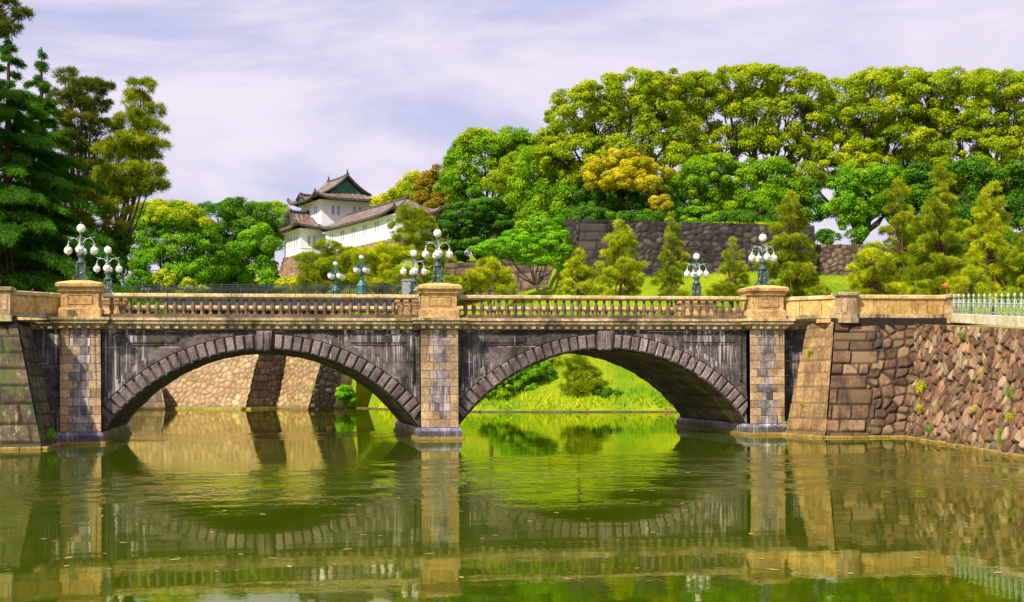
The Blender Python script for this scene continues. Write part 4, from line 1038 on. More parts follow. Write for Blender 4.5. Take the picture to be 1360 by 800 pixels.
# small curved gable over the left eave
gable_roof('eave_gable', tow, a_u - 1.75, a_u + 1.4, b_u - UD * .62, b_u - UD * .30, ZE2 + .15, lambda d_: .5 * d_, 'a', WHITE, .2, False)
for q in (.30, .70): window(tow, ('b', b_u, 1), a_u + UW * q - .3, ZE1 + 2.1, 1.35)
for q in (.25, .62): window(tow, ('a', a_u, -1), b_u - UD * q, ZE1 + 2.1, 1.35)
window(tow, ('b', b_n, 1), a_l + 1.7, ZB + 1.2, 1.35)
for q in (.28, .62): window(tow, ('a', a_l, -1), b_n + (b_far - b_n) * q, ZB + 1.2, 1.35)
# long wing
wng = thing('castle_wing', 'long white wing with a brown tiled roof stretching right from the castle tower', 'castle building', tuple(TW(0, 0, ZB)))
zwe = 24.55
storey('wing_wall', wng, 0, 5.2, 0.02, WLEN, ZB - .2, zwe)
hip('wing_roof', wng, -.85, 6.05, -.5, WLEN + 1.1, zwe, lambda d_: .52 * d_ + .03 * d_ ** 2, 3.6, .9)
mb = MB(); mb.tube([TW(2.6, b, zwe + 2.35 + .5 * max(0, (b - WLEN + 6) / 6) ** 2) for b in np.linspace(2.6, WLEN - 2.0, 12)], .28, 6)
mb.build('wing_ridge', RIDGE, wng)
for k in range(6): window(wng, ('a', 0, -1), WLEN * (.10 + .163 * k), ZB + 1.15, 1.3)
window(wng, ('b', WLEN, 1), 2.6, ZB + 1.15, 1.3)
# battered stone footing of tower and wing
RED = stone('red_castle_stone', (0.22, 0.125, 0.085), (0.36, 0.235, 0.16), .5, 3, .85, None, ((.2, .2, .05), .2), (.07, .045, .035), .5)
stb = thing('stone_rampart', 'battered red brown stone base below the white castle tower and wing', 'stone rampart', tuple(TW(0, 0, 10)))
BT = 3.6; zf = 9.0
cor = [(a_l, b_far, -1, -1), (a_l, b_n, -1, 1), (0, b_n + .02, -1, 1), (0, WLEN, -1, 1), (5.2, WLEN, 1, 1)]
for (a0, b0_, s0, r0), (a1, b1_, s1, r1) in zip(cor[:-1], cor[1:]):
    relief('base_face', TW(a0, b0_, ZB - .2), TW(a1, b1_, ZB - .2), TW(a0 + s0 * BT, b0_ + r0 * BT, zf), TW(a1 + s1 * BT, b1_ + r1 * BT, zf), voronoi(1.0, .7, .05, .1, 5.0), stb, RED, .2, .12, .14, (.65, 1.25))

# ================================================================== FOLIAGE
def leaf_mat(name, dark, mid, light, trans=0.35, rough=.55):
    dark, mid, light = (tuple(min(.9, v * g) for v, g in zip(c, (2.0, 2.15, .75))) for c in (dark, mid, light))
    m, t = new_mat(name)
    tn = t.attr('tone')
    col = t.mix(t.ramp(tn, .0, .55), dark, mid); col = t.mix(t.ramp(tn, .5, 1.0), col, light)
    p = t.n('ShaderNodeBsdfPrincipled', None, Base_Color=col, Roughness=rough); p.inputs['Specular IOR Level'].default_value = .12
    tr = t.n('ShaderNodeBsdfTranslucent', None, Color=t.mix(.5, col, light))
    mx = t.n('ShaderNodeMixShader', None, i0=trans, i1=p, i2=tr)
    t.n('ShaderNodeOutputMaterial', None, Surface=mx)
    return m
BARK = plain('dark_bark', (0.055, 0.04, 0.03), .9, 0, .4, 3)
BARKR = plain('red_pine_bark', (0.12, 0.065, 0.04), .9, 0, .4, 3)
LM = dict(
    camphor=leaf_mat('camphor_leaves', (.045, .095, .006), (.15, .20, .009), (.33, .32, .014), .42),
    camphor_green=leaf_mat('green_camphor_leaves', (.028, .09, .007), (.09, .185, .010), (.24, .29, .014), .4),
    bright=leaf_mat('bright_green_leaves', (.02, .07, .006), (.065, .155, .010), (.17, .28, .016)),
    maple=leaf_mat('fresh_maple_leaves', (.03, .095, .006), (.085, .20, .010), (.19, .34, .018)),
    dark=leaf_mat('dark_evergreen_leaves', (.010, .034, .010), (.022, .065, .015), (.055, .12, .018)),
    darkgreen=leaf_mat('mid_green_leaves', (.013, .048, .010), (.035, .095, .012), (.095, .17, .016)),
    yellow=leaf_mat('golden_blossom', (.06, .085, .008), (.24, .19, .014), (.56, .40, .035)),
    yellowtop=leaf_mat('yellow_new_leaves', (.09, .12, .008), (.27, .26, .012), (.50, .42, .02)),
    orange=leaf_mat('russet_leaves', (.06, .05, .008), (.14, .10, .012), (.24, .17, .02)),
    pine=leaf_mat('pine_needles', (.035, .062, .007), (.11, .145, .010), (.27, .275, .018), .3),
    pine_y=leaf_mat('fresh_pine_needles', (.05, .085, .007), (.17, .205, .010), (.40, .375, .02), .3),
    pine_d=leaf_mat('black_pine_needles', (.016, .034, .008), (.045, .065, .010), (.12, .125, .016), .2),
    cedar=leaf_mat('cedar_needles', (.006, .022, .004), (.020, .065, .006), (.065, .16, .010), .25),
    grass=leaf_mat('grass_blades', (.07, .15, .006), (.16, .25, .010), (.29, .30, .014)),
    reed=leaf_mat('bank_reeds', (.03, .10, .008), (.10, .21, .010), (.40, .34, .03)),
)
def unit(v): return v / (np.linalg.norm(v, axis=-1, keepdims=True) + 1e-9)
def leaf_quads(P, N, size, aspect=.62, along=None):
    """diamond leaves at P with normals N (or needles pointing along `along`)"""
    n = len(P)
    if along is None:
        r = rng.normal(size=(n, 3)); T = unit(np.cross(N, r))
    else: T = unit(along)
    B = unit(np.cross(N, T))
    s = size[:, None]
    if along is None:
        return np.stack([P - T * s * .5, P + B * s * .5 * aspect, P + T * s * .5, P - B * s * .5 * aspect], 1)
    return np.stack([P - B * s * aspect * .5, P + B * s * aspect * .5, P + T * s + B * s * aspect * .16, P + T * s - B * s * aspect * .16], 1)
def puffs_for(lobes, pr, cover, keep_low=.25):
    C, Rr, O = [], [], []
    for c, r in lobes:
        r = np.array(r); c = np.array(c)
        area = 4 * math.pi * ((r[0] * r[1]) ** 1.6 / 3 + (r[0] * r[2]) ** 1.6 / 3 + (r[1] * r[2]) ** 1.6 / 3) ** (1 / 1.6)
        n = max(5, int(cover * area / (math.pi * pr ** 2)))
        d = unit(rng.normal(size=(n, 3)))
        d = d[(d[:, 2] > -.35) | (rng.random(n) < keep_low)]
        p = c + d * r * rng.uniform(.72, 1.03, (len(d), 1))
        ok = np.ones(len(p), bool)
        for c2, r2 in lobes:
            if c2 is c or np.allclose(c2, c): continue
            q = (((p - np.array(c2)) / np.array(r2)) ** 2).sum(1); ok &= q > .55
        C.append(p[ok]); O.append(d[ok])
    C = np.concatenate(C); O = np.concatenate(O)
    return C, O, pr * rng.uniform(.5, 1.4, len(C))
NLK = 1.9
def broad_crown(lobes, pr=.9, cover=1.0, nl=130, leaf=.34, flat=.75):
    cover *= 2.0; leaf *= .76; nl = int(nl * NLK)
    C, O, Rp = puffs_for(lobes, pr, cover)
    k = len(C)
    tone = rng.random(k)
    idx = np.repeat(np.arange(k), nl)
    d = unit(rng.normal(size=(len(idx), 3)) + .55 * O[idx] + np.array((0, 0, .55)))
    P = C[idx] + d * Rp[idx][:, None] * np.array((1, 1, flat)) * rng.uniform(.55, 1.02, (len(idx), 1))
    N = unit(d + .45 * rng.normal(size=d.shape) + np.array((0, 0, .15)))
    size = leaf * rng.uniform(.6, 1.3, len(idx))
    tn = np.clip(.50 * tone[idx] + .38 * rng.random(len(idx)) + .14 * d[:, 2], 0, 1)  # last term paints top light: upward leaves get a lighter tone
    return leaf_quads(P, N, size), tn
def needle_crown(lobes, pr=.45, cover=1.1, nl=130, leaf=.42, flat=.65, up_=.7, width=.15):
    cover *= 1.6; leaf *= .72
    C, O, Rp = puffs_for(lobes, pr, cover, .35)
    k = len(C); tone = rng.random(k)
    idx = np.repeat(np.arange(k), nl)
    d = unit(rng.normal(size=(len(idx), 3)) + .35 * O[idx] + np.array((0, 0, up_)))
    P = C[idx] + d * Rp[idx][:, None] * np.array((1, 1, flat)) * rng.uniform(.1, .8, (len(idx), 1))
    al = unit(d + .3 * rng.normal(size=d.shape))
    N = unit(np.cross(al, rng.normal(size=al.shape)))
    size = leaf * rng.uniform(.6, 1.25, len(idx))
    tn = np.clip(.62 * tone[idx] + .3 * rng.random(len(idx)) + .12 * d[:, 2], 0, 1)  # upward needles toned lighter, a painted top-lit look
    return leaf_quads(P, N, size, width, al), tn
def curve(a, b, sag=0.0, n=7, wob=.0):
    a, b = np.array(a, float), np.array(b, float)
    ts = np.linspace(0, 1, n)[:, None]
    p = a + (b - a) * ts + np.array((0, 0, 1.0)) * sag * np.sin(math.pi * ts)
    if wob: p[1:-1] += rng.normal(size=(n - 2, 3)) * wob
    return list(p)
def ground_z(x, y, z):
    if x < -17 and y < 62: return 5.55
    if x > 18.7 and -2 < y < 44: return max(5.5, float(hill_h(np.array([x]), np.array([y]))[0]) if y > 30 else 5.5)
    h_ = float(hill_h(np.array([x]), np.array([y]))[0]) if y > 30 else z
    return h_ if h_ > -.5 else z
def tree(name, label, cat, base, Z, lobes, kind, leafkind='broad', group=None, trunk_r=.35, fork=.35, bark=None, deep=.85, twin=None, limbs=True, **kw):
    """base: trunk foot (px,py) in the photo; lobes: (px,py,rx,ry[,dz]) in photo pixels, placed at distance Z(+dz) with real depth"""
    foot_ = atd(base[0], base[1], Z); k = Z / F_PX; foot_[2] = ground_z(foot_[0], foot_[1], foot_[2])
    Ls = []
    for l in lobes:
        dz = l[4] if len(l) > 4 else rng.uniform(-.25, .25) * l[2] * k * 2
        kk = (Z + dz) / F_PX
        Ls.append((atd(l[0], l[1], Z + dz), (1.08 * l[2] * kk, max(1.08 * l[2] * kk * deep, .25), 1.1 * l[3] * kk)))
    th = thing(name, label, cat, tuple(foot_), group)
    cen = np.mean([c for c, r in Ls], 0)
    forkp = foot_ + (cen - foot_) * np.array((.6, .6, fork))
    mb = MB()
    mb.tube(curve(foot_ - (0, 0, .4), forkp, 0, 6, trunk_r * .25), list(np.linspace(trunk_r * 1.15, trunk_r * .72, 6)), 8)
    if limbs:
        for c, r in Ls:
            mid = forkp + (c - forkp) * .55 + np.array((0, 0, -.12 * np.linalg.norm(c - forkp)))
            mb.tube([forkp - (0, 0, .1), (forkp + mid) / 2 + rng.normal(size=3) * .15, mid, (mid + c) / 2 + rng.normal(size=3) * .15, c], [trunk_r * .55, trunk_r * .42, trunk_r * .3, trunk_r * .2, trunk_r * .1], 6)
            for _ in range(4):
                e = c + unit(rng.normal(size=3) + (0, 0, .4)) * np.array(r) * .85
                mb.tube(curve(c - (c - mid) * .3, e, .1, 4, .08), [trunk_r * .16, trunk_r * .12, trunk_r * .08, trunk_r * .04], 5)
    mb.build('trunk', bark or BARK, th)
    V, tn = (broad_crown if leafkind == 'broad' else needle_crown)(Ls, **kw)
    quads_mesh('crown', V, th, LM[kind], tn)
    if twin:      # a second crown part of another colour (flower or new-growth masses)
        Ls2 = [(atd(l[0], l[1], Z + (l[4] if len(l) > 4 else -1)), (l[2] * k, l[2] * k * deep, l[3] * k)) for l in twin[1]]
        V, tn = broad_crown(Ls2, **{**kw, **(twin[3] if len(twin) > 3 else {})})
        quads_mesh(twin[2], V, th, LM[twin[0]], tn)
    return th

def cedar(label, px, base_y, top_y, Z, rmax, lean=0.0, seed=1, bmin=.18):
    r_ = np.random.default_rng(seed)
    k = Z / F_PX; foot_ = atd(px, base_y, Z); foot_[2] = 5.5; top = atd(px + lean, top_y, Z); H = top[2] - foot_[2]
    th = thing('cedar_tree', label, 'tree', tuple(foot_), 'deodar cedars at the left edge')
    mb = MB(); mb.tube([foot_, foot_ + (top - foot_) * .5, foot_ + (top - foot_) * .85, top], [.5, .32, .12, .02], 8)
    Q, TN = [], []
    z = bmin
    while z < .985:
        rad = rmax * k * (1 - max(z - .12, 0) / .88) ** 1.08 * r_.choice([.55, .8, .95, 1.1, 1.2]) + .05
        nb = 7 if z < .82 else 3
        a0 = r_.uniform(0, 6.28)
        for j in range(nb):
            a = a0 + 2 * math.pi * j / nb + r_.uniform(-.3, .3); dr = np.array((math.cos(a), math.sin(a), 0.0))
            o = foot_ + (top - foot_) * min(.985, z + r_.uniform(-.028, .028)); n = 9; ts = np.linspace(0, 1, n)
            ln = rad * r_.uniform(.6, 1.15)
            pts = [o + dr * ln * t_ + np.array((0, 0, .10 * ln * math.sin(t_ * 2.2) - .24 * ln * t_ ** 2.2)) for t_ in ts]
            mb.tube(pts, list(np.linspace(.07, .012, n)), 5)
            side = np.array((-dr[1], dr[0], 0))
            m_ = int(6 + 420 * ln / 4)
            tt = r_.uniform(.12, 1.02, m_) ** .8; sp_ = r_.uniform(-1, 1, m_) * (.12 + .30 * ln * .45 * np.sin(np.clip(tt, 0, 1) * 2.6))
            base_ = np.array([np.interp(tt, ts, [q[i] for q in pts]) for i in range(3)]).T
            P0 = base_ + side * sp_[:, None] + np.array((0, 0, 1.0)) * (-.22 * np.abs(sp_) + r_.normal(0, .05, m_))[:, None]
            tb = r_.random()
            for _ in range(7):
                al = unit(dr * .55 + side * np.sign(sp_)[:, None] * .5 + np.array((0, 0, -.55)) + r_.normal(0, .42, (m_, 3)))
                N = unit(np.cross(al, r_.normal(size=(m_, 3)))) * 1.0; N = np.where(N[:, 2:] < 0, -N, N)
                Q.append(leaf_quads(P0 + r_.normal(0, .09, (m_, 3)), N, .20 * r_.uniform(.6, 1.3, m_), .22, al))
                TN.append(np.clip(.35 * tb + .4 * r_.random(m_) + .25 * (tt > .8), 0, 1))
        z += .058 * (1 - .35 * z)
    mb.build('trunk', BARK, th)
    quads_mesh('crown', np.concatenate(Q), th, LM['cedar'], np.concatenate(TN))
    return th

# ---------------- left bank
cedar('tall dark green deodar cedar with a pointed top at the left edge', 10, 400, 42, 90, 195, 2, 3)
cedar('deodar cedar with drooping tip standing right of the taller cedar', 53, 398, 62, 95, 112, 3, 4, .3)
PG = 'pines on the left bank'
tree('pine_tree', 'dark pine whose branch hangs into the top left corner of the photo', 'tree', (-120, 430), 84,
     [(6, 8, 16, 7), (24, 20, 12, 5), (8, 38, 15, 7), (-30, 20, 30, 14), (-60, 60, 40, 20), (-110, 30, 60, 30)], 'pine_d', 'needle', PG, .32, .8, BARKR, pr=.4)
tree('pine_tree', 'open black pine with a bare looping bough, between cedar and layered pine', 'tree', (92, 398), 103,
     [(92, 102, 13, 8), (108, 116, 20, 8), (130, 117, 20, 6), (88, 130, 22, 10), (122, 140, 22, 8), (104, 160, 26, 10), (132, 170, 24, 9), (92, 190, 30, 12), (128, 200, 26, 9), (110, 222, 30, 10), (80, 250, 34, 12), (140, 245, 26, 9)], 'pine_d', 'needle', PG, .33, .55, BARKR, pr=.45)
tree('pine_tree', 'layered black pine reaching farthest right over the lamps on the left bank', 'tree', (122, 398), 101,
     [(190, 117, 15, 9), (180, 132, 18, 9), (196, 148, 19, 8), (176, 160, 22, 10), (198, 172, 20, 8), (172, 188, 28, 9), (203, 194, 17, 7), (178, 208, 30, 9), (150, 200, 24, 9), (188, 226, 28, 8), (158, 232, 30, 9), (200, 246, 20, 6), (172, 255, 30, 8), (140, 262, 26, 9)], 'pine', 'needle', PG, .3, .45, BARKR, pr=.45)
tree('pine_tree', 'olive pine of broad tiers behind the left front lamp', 'tree', (72, 402), 98,
     [(70, 255, 28, 10), (110, 262, 30, 10), (150, 278, 26, 9), (60, 285, 30, 10), (100, 292, 30, 10), (138, 300, 24, 9), (78, 315, 30, 10), (122, 322, 26, 9)], 'pine', 'needle', PG, .3, .6, BARKR, pr=.5)
tree('evergreen_tree', 'very dark bushy evergreen low behind the left front lamp', 'tree', (95, 402), 100,
     [(60, 350, 32, 26), (100, 345, 34, 26), (135, 352, 26, 26), (110, 378, 42, 18), (60, 385, 30, 16), (150, 330, 20, 18)], 'dark', 'broad', None, .3, .4, pr=.7, leaf=.3)
tree('cedar_shrub', 'bright green drooping cedar bough above the grey rock wall at the left edge', 'shrub', (20, 372), 88,
     [(20, 318, 26, 12), (45, 322, 22, 10), (5, 300, 20, 12), (-20, 320, 30, 16)], 'cedar', 'needle', None, .15, .5, pr=.5, leaf=.45, up_=-.5)
tree('broadleaf_tree', 'yellow green tree peeping out between the cedars at the left edge', 'tree', (8, 390), 112,
     [(5, 282, 18, 16), (25, 300, 22, 18), (-15, 300, 24, 22)], 'yellowtop', 'broad', None, .25, .5, pr=.7)
# ---------------- behind the iron bridge
tree('broadleaf_tree', 'large bright green tree with a yellowish top behind the iron bridge', 'tree', (230, 394), 165,
     [(205, 318, 34, 26), (250, 325, 38, 26), (180, 340, 30, 24), (275, 345, 24, 26), (225, 300, 36, 20), (215, 352, 34, 22), (255, 362, 34, 18), (170, 365, 30, 18)], 'bright', 'broad', None, .5, .35, pr=.95, leaf=.36,
     twin=('camphor', [(205, 284, 26, 13, 0), (236, 282, 24, 12, 0), (258, 296, 22, 14, 0), (220, 292, 26, 12, -3)], 'golden_top'))
tree('evergreen_tree', 'dark green tree with a flat top left of the white castle tower', 'tree', (310, 394), 205,
     [(290, 290, 26, 18), (315, 284, 22, 15), (285, 318, 26, 22), (312, 318, 24, 24), (335, 300, 26, 20), (300, 350, 30, 26)], 'darkgreen', 'broad', None, .5, .35, pr=1.1, leaf=.42)
tree('broadleaf_tree', 'feathery mid green round tree touching the left roof tip of the castle tower', 'tree', (345, 392), 212,
     [(330, 292, 26, 18), (360, 290, 26, 17), (345, 312, 34, 20), (378, 300, 18, 20)], 'camphor_green', 'broad', None, .45, .35, pr=1.0, leaf=.34)
tree('broadleaf_tree', 'bright leafy tree leaning on the left corner of the castle base', 'tree', (335, 394), 172,
     [(345, 322, 22, 18), (330, 345, 28, 22), (346, 352, 18, 24), (312, 362, 24, 20), (345, 375, 26, 16), (310, 380, 22, 12)], 'bright', 'broad', None, .4, .35, pr=.95, leaf=.36)
tree('evergreen_tree', 'deep shaded evergreen low between the two bright trees beyond the iron bridge', 'tree', (265, 396), 178,
     [(255, 375, 28, 20), (285, 368, 22, 26), (235, 385, 26, 14), (300, 385, 20, 14)], 'dark', 'broad', None, .3, .4, pr=.9, leaf=.34)
for px, py, rx, ry, kd, lab in ((221, 374, 13, 13, 'pine_y', 'pale conical shrub behind the iron railing, leftmost of the row'), (255, 382, 12, 8, 'pine_y', 'small round yellow shrub behind the iron railing before the deep shaded evergreen'),
                                (395, 381, 26, 8, 'yellowtop', 'low yellow hedge behind the iron railing under the castle base'), (175, 383, 14, 9, 'bright', 'low bright green shrub beside the leftmost iron bridge lamp'), (196, 376, 22, 13, 'darkgreen', 'low dark bush behind the railing at the foot of the large bright green tree')):
    tree('shrub', lab, 'shrub', (px, 394), 155, [(px - rx * .3, py, rx * .7, ry), (px + rx * .3, py + 2, rx * .7, ry * .8)], kd, 'broad', None, .08, .5, pr=.5, leaf=.28, nl=40)
# ---------------- pines before the tower
PT = 'cloud pruned pines below the castle tower'
tree('pine_tree', 'spreading olive pine before the stone base, directly under the castle wing windows', 'tree', (425, 392), 152,
     [(435, 328, 15, 7), (452, 335, 16, 7), (420, 345, 24, 7), (448, 350, 24, 7), (418, 358, 18, 6), (436, 364, 26, 7), (414, 372, 18, 6), (462, 368, 20, 7), (425, 380, 30, 7)], 'pine', 'needle', PT, .22, .45, BARKR, pr=.5)
tree('pine_tree', 'olive pine filling the gap between the two teal lamps and the castle wing', 'tree', (505, 392), 150,
     [(490, 337, 20, 6), (515, 331, 16, 6), (478, 342, 22, 7), (508, 345, 28, 8), (535, 340, 20, 8), (492, 358, 28, 8), (525, 362, 26, 8), (480, 374, 26, 8), (512, 380, 30, 8), (540, 378, 20, 8)], 'pine_y', 'needle', PT, .22, .4, BARKR, pr=.5)
tree('pine_tree', 'taller darker pine at the right end of the castle wing', 'tree', (556, 385), 160,
     [(545, 283, 16, 9), (558, 292, 16, 8), (540, 300, 22, 9), (562, 306, 20, 8), (545, 318, 26, 9), (572, 326, 22, 8), (548, 336, 24, 8), (580, 345, 24, 9), (595, 360, 22, 8)], 'pine', 'needle', PT, .26, .45, BARKR, pr=.55)
tree('pine_tree', 'low pine tier behind the middle lamps', 'tree', (600, 392), 152,
     [(585, 372, 22, 8), (610, 378, 20, 8), (565, 382, 20, 7)], 'pine', 'needle', PT, .15, .4, BARKR, pr=.5)
# ---------------- trees around and right of the tower
tree('broadleaf_tree', 'golden topped round tree rising just behind the right roof tip of the castle tower', 'tree', (560, 350), 200,
     [(548, 262, 24, 14), (572, 252, 20, 14), (535, 278, 26, 14), (560, 275, 30, 16)], 'camphor', 'broad', None, .4, .3, pr=1.0, leaf=.38,
     twin=('yellowtop', [(512, 270, 16, 9, 0), (535, 256, 18, 9, 0), (556, 243, 20, 10, 0), (580, 240, 14, 8, 0)], 'golden_top'))
tree('broadleaf_tree', 'russet orange tree between the golden tree and the big green camphors', 'tree', (580, 350), 186,
     [(575, 250, 20, 16), (592, 235, 16, 14), (578, 272, 22, 16), (600, 268, 16, 16)], 'orange', 'broad', None, .35, .35, pr=.9, leaf=.36)
CG = 'camphor trees on the castle hill'
tree('camphor_tree', 'lowest and leftmost of the big camphor trees, its dome just right of the russet tree', 'tree', (650, 340), 176,
     [(640, 200, 32, 20), (672, 194, 34, 15), (700, 205, 28, 18), (618, 222, 28, 22), (655, 228, 36, 22), (692, 232, 32, 22), (610, 248, 26, 20), (640, 258, 32, 20), (676, 262, 32, 22), (706, 262, 26, 24)], 'camphor_green', 'broad', CG, .6, .3, pr=1.05, leaf=.40, cover=1.05,
     twin=('camphor', [(690, 190, 26, 9, -2), (640, 186, 26, 9, -2), (700, 220, 24, 14, -5), (668, 240, 22, 13, -6)], 'new_leaves'))
tree('camphor_tree', 'camphor with long hanging sprays of leaves beside the maple', 'tree', (720, 345), 160,
     [(715, 228, 26, 24), (742, 240, 24, 26), (700, 262, 22, 28), (730, 275, 24, 30), (755, 280, 20, 30), (712, 305, 20, 26), (738, 318, 18, 24), (765, 250, 22, 26)], 'camphor_green', 'broad', CG, .5, .35, pr=.9, leaf=.36, flat=1.1)
tree('camphor_tree', 'broad domed camphor standing above the golden blossoming tree', 'tree', (812, 290), 158,
     [(765, 150, 34, 24), (800, 128, 34, 20), (840, 118, 34, 18), (755, 185, 32, 26), (790, 165, 34, 24), (828, 152, 34, 22), (862, 145, 28, 20), (745, 212, 26, 22), (780, 205, 30, 20), (870, 118, 26, 16), (892, 108, 20, 13), (880, 150, 24, 20), (890, 185, 24, 22), (850, 185, 28, 18), (835, 200, 30, 16), (900, 215, 24, 20), (770, 235, 24, 20)], 'camphor', 'broad', CG, .7, .32, pr=1.0, leaf=.37)
tree('camphor_tree', 'tallest camphor with a rounded yellow green crown at the middle of the hill row', 'tree', (985, 300), 162,
     [(930, 128, 32, 24), (965, 112, 34, 18), (1005, 108, 36, 16), (1045, 112, 32, 18), (1078, 128, 26, 22), (925, 165, 32, 26), (962, 150, 34, 24), (1005, 148, 36, 24), (1050, 152, 34, 24), (1090, 160, 24, 24), (920, 205, 28, 24), (958, 195, 30, 24), (1000, 192, 32, 22), (1045, 200, 32, 22), (1082, 200, 24, 20)], 'camphor', 'broad', CG, .75, .3, pr=1.0, leaf=.37)
tree('camphor_tree', 'green lower camphor filling the hill below the tallest crown', 'tree', (960, 310), 152,
     [(915, 238, 28, 22), (950, 232, 32, 22), (990, 240, 32, 22), (1025, 240, 30, 22), (930, 268, 30, 18), (972, 272, 34, 20), (1015, 275, 34, 22), (900, 262, 22, 20), (1050, 268, 24, 24)], 'camphor_green', 'broad', CG, .5, .3, pr=.95, leaf=.36)
tree('camphor_tree', 'camphor of open boughs above the sky gap right of the tallest one', 'tree', (1138, 325), 162,
     [(1125, 130, 28, 20), (1160, 118, 32, 18), (1195, 112, 30, 17), (1115, 165, 26, 22), (1150, 158, 32, 22), (1190, 150, 32, 22), (1115, 200, 26, 18), (1150, 196, 28, 20), (1190, 190, 30, 22), (1160, 225, 30, 18), (1100, 228, 24, 16), (1078, 238, 24, 18), (1212, 208, 24, 20), (1130, 222, 24, 14)], 'camphor', 'broad', CG, .75, .3, pr=1.0, leaf=.37)
tree('camphor_tree', 'rightmost big camphor crossing the right edge of the photo', 'tree', (1300, 325), 162,
     [(1225, 122, 30, 20), (1260, 116, 34, 17), (1300, 120, 34, 18), (1338, 118, 34, 18), (1375, 124, 34, 22), (1228, 160, 30, 24), (1268, 155, 34, 24), (1310, 158, 34, 24), (1350, 160, 34, 26), (1390, 170, 34, 30), (1235, 200, 30, 22), (1280, 198, 32, 24), (1325, 200, 32, 24), (1368, 210, 32, 28), (1255, 228, 26, 18), (1305, 232, 30, 20), (1350, 240, 28, 20)], 'camphor', 'broad', CG, .8, .3, pr=1.0, leaf=.37)
tree('broadleaf_tree', 'ivy covered tree with fresh green tiers under the open camphor, beside the sky gap', 'tree', (1132, 324), 150,
     [(1130, 245, 26, 16), (1165, 240, 30, 16), (1195, 250, 24, 16), (1120, 275, 24, 18), (1150, 270, 26, 15), (1185, 275, 22, 12), (1132, 300, 13, 24)], 'bright', 'broad', None, .5, .35, pr=.85, leaf=.34)
tree('evergreen_tree', 'dark evergreen at the right edge below the rightmost camphor', 'tree', (1345, 360), 150,
     [(1340, 245, 26, 26), (1370, 270, 30, 36), (1335, 285, 24, 30), (1290, 235, 26, 20), (1350, 330, 34, 34), (1225, 240, 22, 20)], 'darkgreen', 'broad', None, .5, .35, pr=1.0, leaf=.38)
tree('broadleaf_tree', 'golden blossoming tree above the cut stone corner of the castle wall', 'tree', (835, 300), 150,
     [(800, 262, 26, 18), (835, 268, 32, 20), (868, 262, 26, 20), (790, 285, 26, 14), (850, 285, 34, 14), (885, 280, 18, 14), (835, 240, 36, 22)], 'darkgreen', 'broad', None, .4, .35, pr=.8, leaf=.32,
     twin=('yellow', [(800, 222, 22, 12, -2), (825, 210, 24, 9, -1), (850, 225, 24, 12, -3), (872, 232, 18, 13, -2), (830, 238, 30, 13, -5), (860, 248, 24, 11, -5), (800, 240, 20, 11, -4), (790, 232, 14, 10, -2)], 'golden_blossom', dict(pr=.6, cover=.75, leaf=.28)))
tree('evergreen_tree', 'dark layered evergreen left of the bright maple', 'tree', (640, 372), 164,
     [(625, 285, 30, 14), (655, 278, 26, 14), (610, 305, 26, 14), (645, 308, 32, 15), (680, 300, 22, 14), (622, 328, 26, 14), (665, 335, 26, 14), (600, 340, 18, 14)], 'darkgreen', 'broad', None, .4, .4, pr=.8, leaf=.32, flat=.5)
tree('evergreen_tree', 'shaded evergreen between the maple and the cut stone corner', 'tree', (757, 380), 152,
     [(752, 320, 14, 34), (765, 300, 18, 20), (745, 350, 12, 22)], 'darkgreen', 'broad', None, .25, .4, pr=.7, leaf=.3)
tree('evergreen_tree', 'dark bushy evergreen behind the tallest bushy pine, at the right of the sky gap', 'tree', (1240, 335), 149,
     [(1215, 280, 26, 24), (1250, 285, 30, 28), (1285, 290, 28, 28), (1225, 312, 26, 20), (1265, 315, 30, 20)], 'darkgreen', 'broad', None, .4, .35, pr=.95, leaf=.36)
tree('evergreen_tree', 'shadowy evergreen low behind the broad golden pine', 'tree', (1310, 380), 138,
     [(1240, 345, 30, 26), (1280, 348, 30, 28), (1320, 350, 30, 26), (1356, 365, 26, 24), (1300, 325, 30, 18)], 'dark', 'broad', None, .3, .35, pr=.85, leaf=.34)
tree('evergreen_tree', 'dark evergreen just left of the sky gap behind the tall tiered pine', 'tree', (1070, 310), 152,
     [(1068, 262, 20, 22), (1078, 288, 18, 20), (1058, 292, 16, 18)], 'darkgreen', 'broad', None, .3, .35, pr=.8, leaf=.34)
for px, py, Zt, lab in ((590, 318, 186, 'dark tree in the background between the wing end and the layered evergreen'), (690, 300, 186, 'dark tree in the background above the maple'), (745, 300, 182, 'dark tree in the background left of the cut stone corner'),
        (930, 262, 180, 'dark tree in the background below the tallest camphor, above the right rear lamp'), (1010, 270, 180, 'dark tree in the background above the right front lamp'), (1215, 252, 182, 'dark tree in the background behind the thin pine with the bare stem'), (1300, 258, 182, 'dark tree in the background behind the broad golden pine')):
    tree('evergreen_tree', lab, 'tree', (px, py + 60), Zt, [(px - 26, py, 24, 26), (px + 24, py + 4, 24, 26), (px, py - 18, 26, 22), (px - 10, py + 28, 30, 20)], 'dark', 'broad', 'dark trees behind the front row on the hill', .35, .35, pr=1.2, leaf=.42, nl=90)
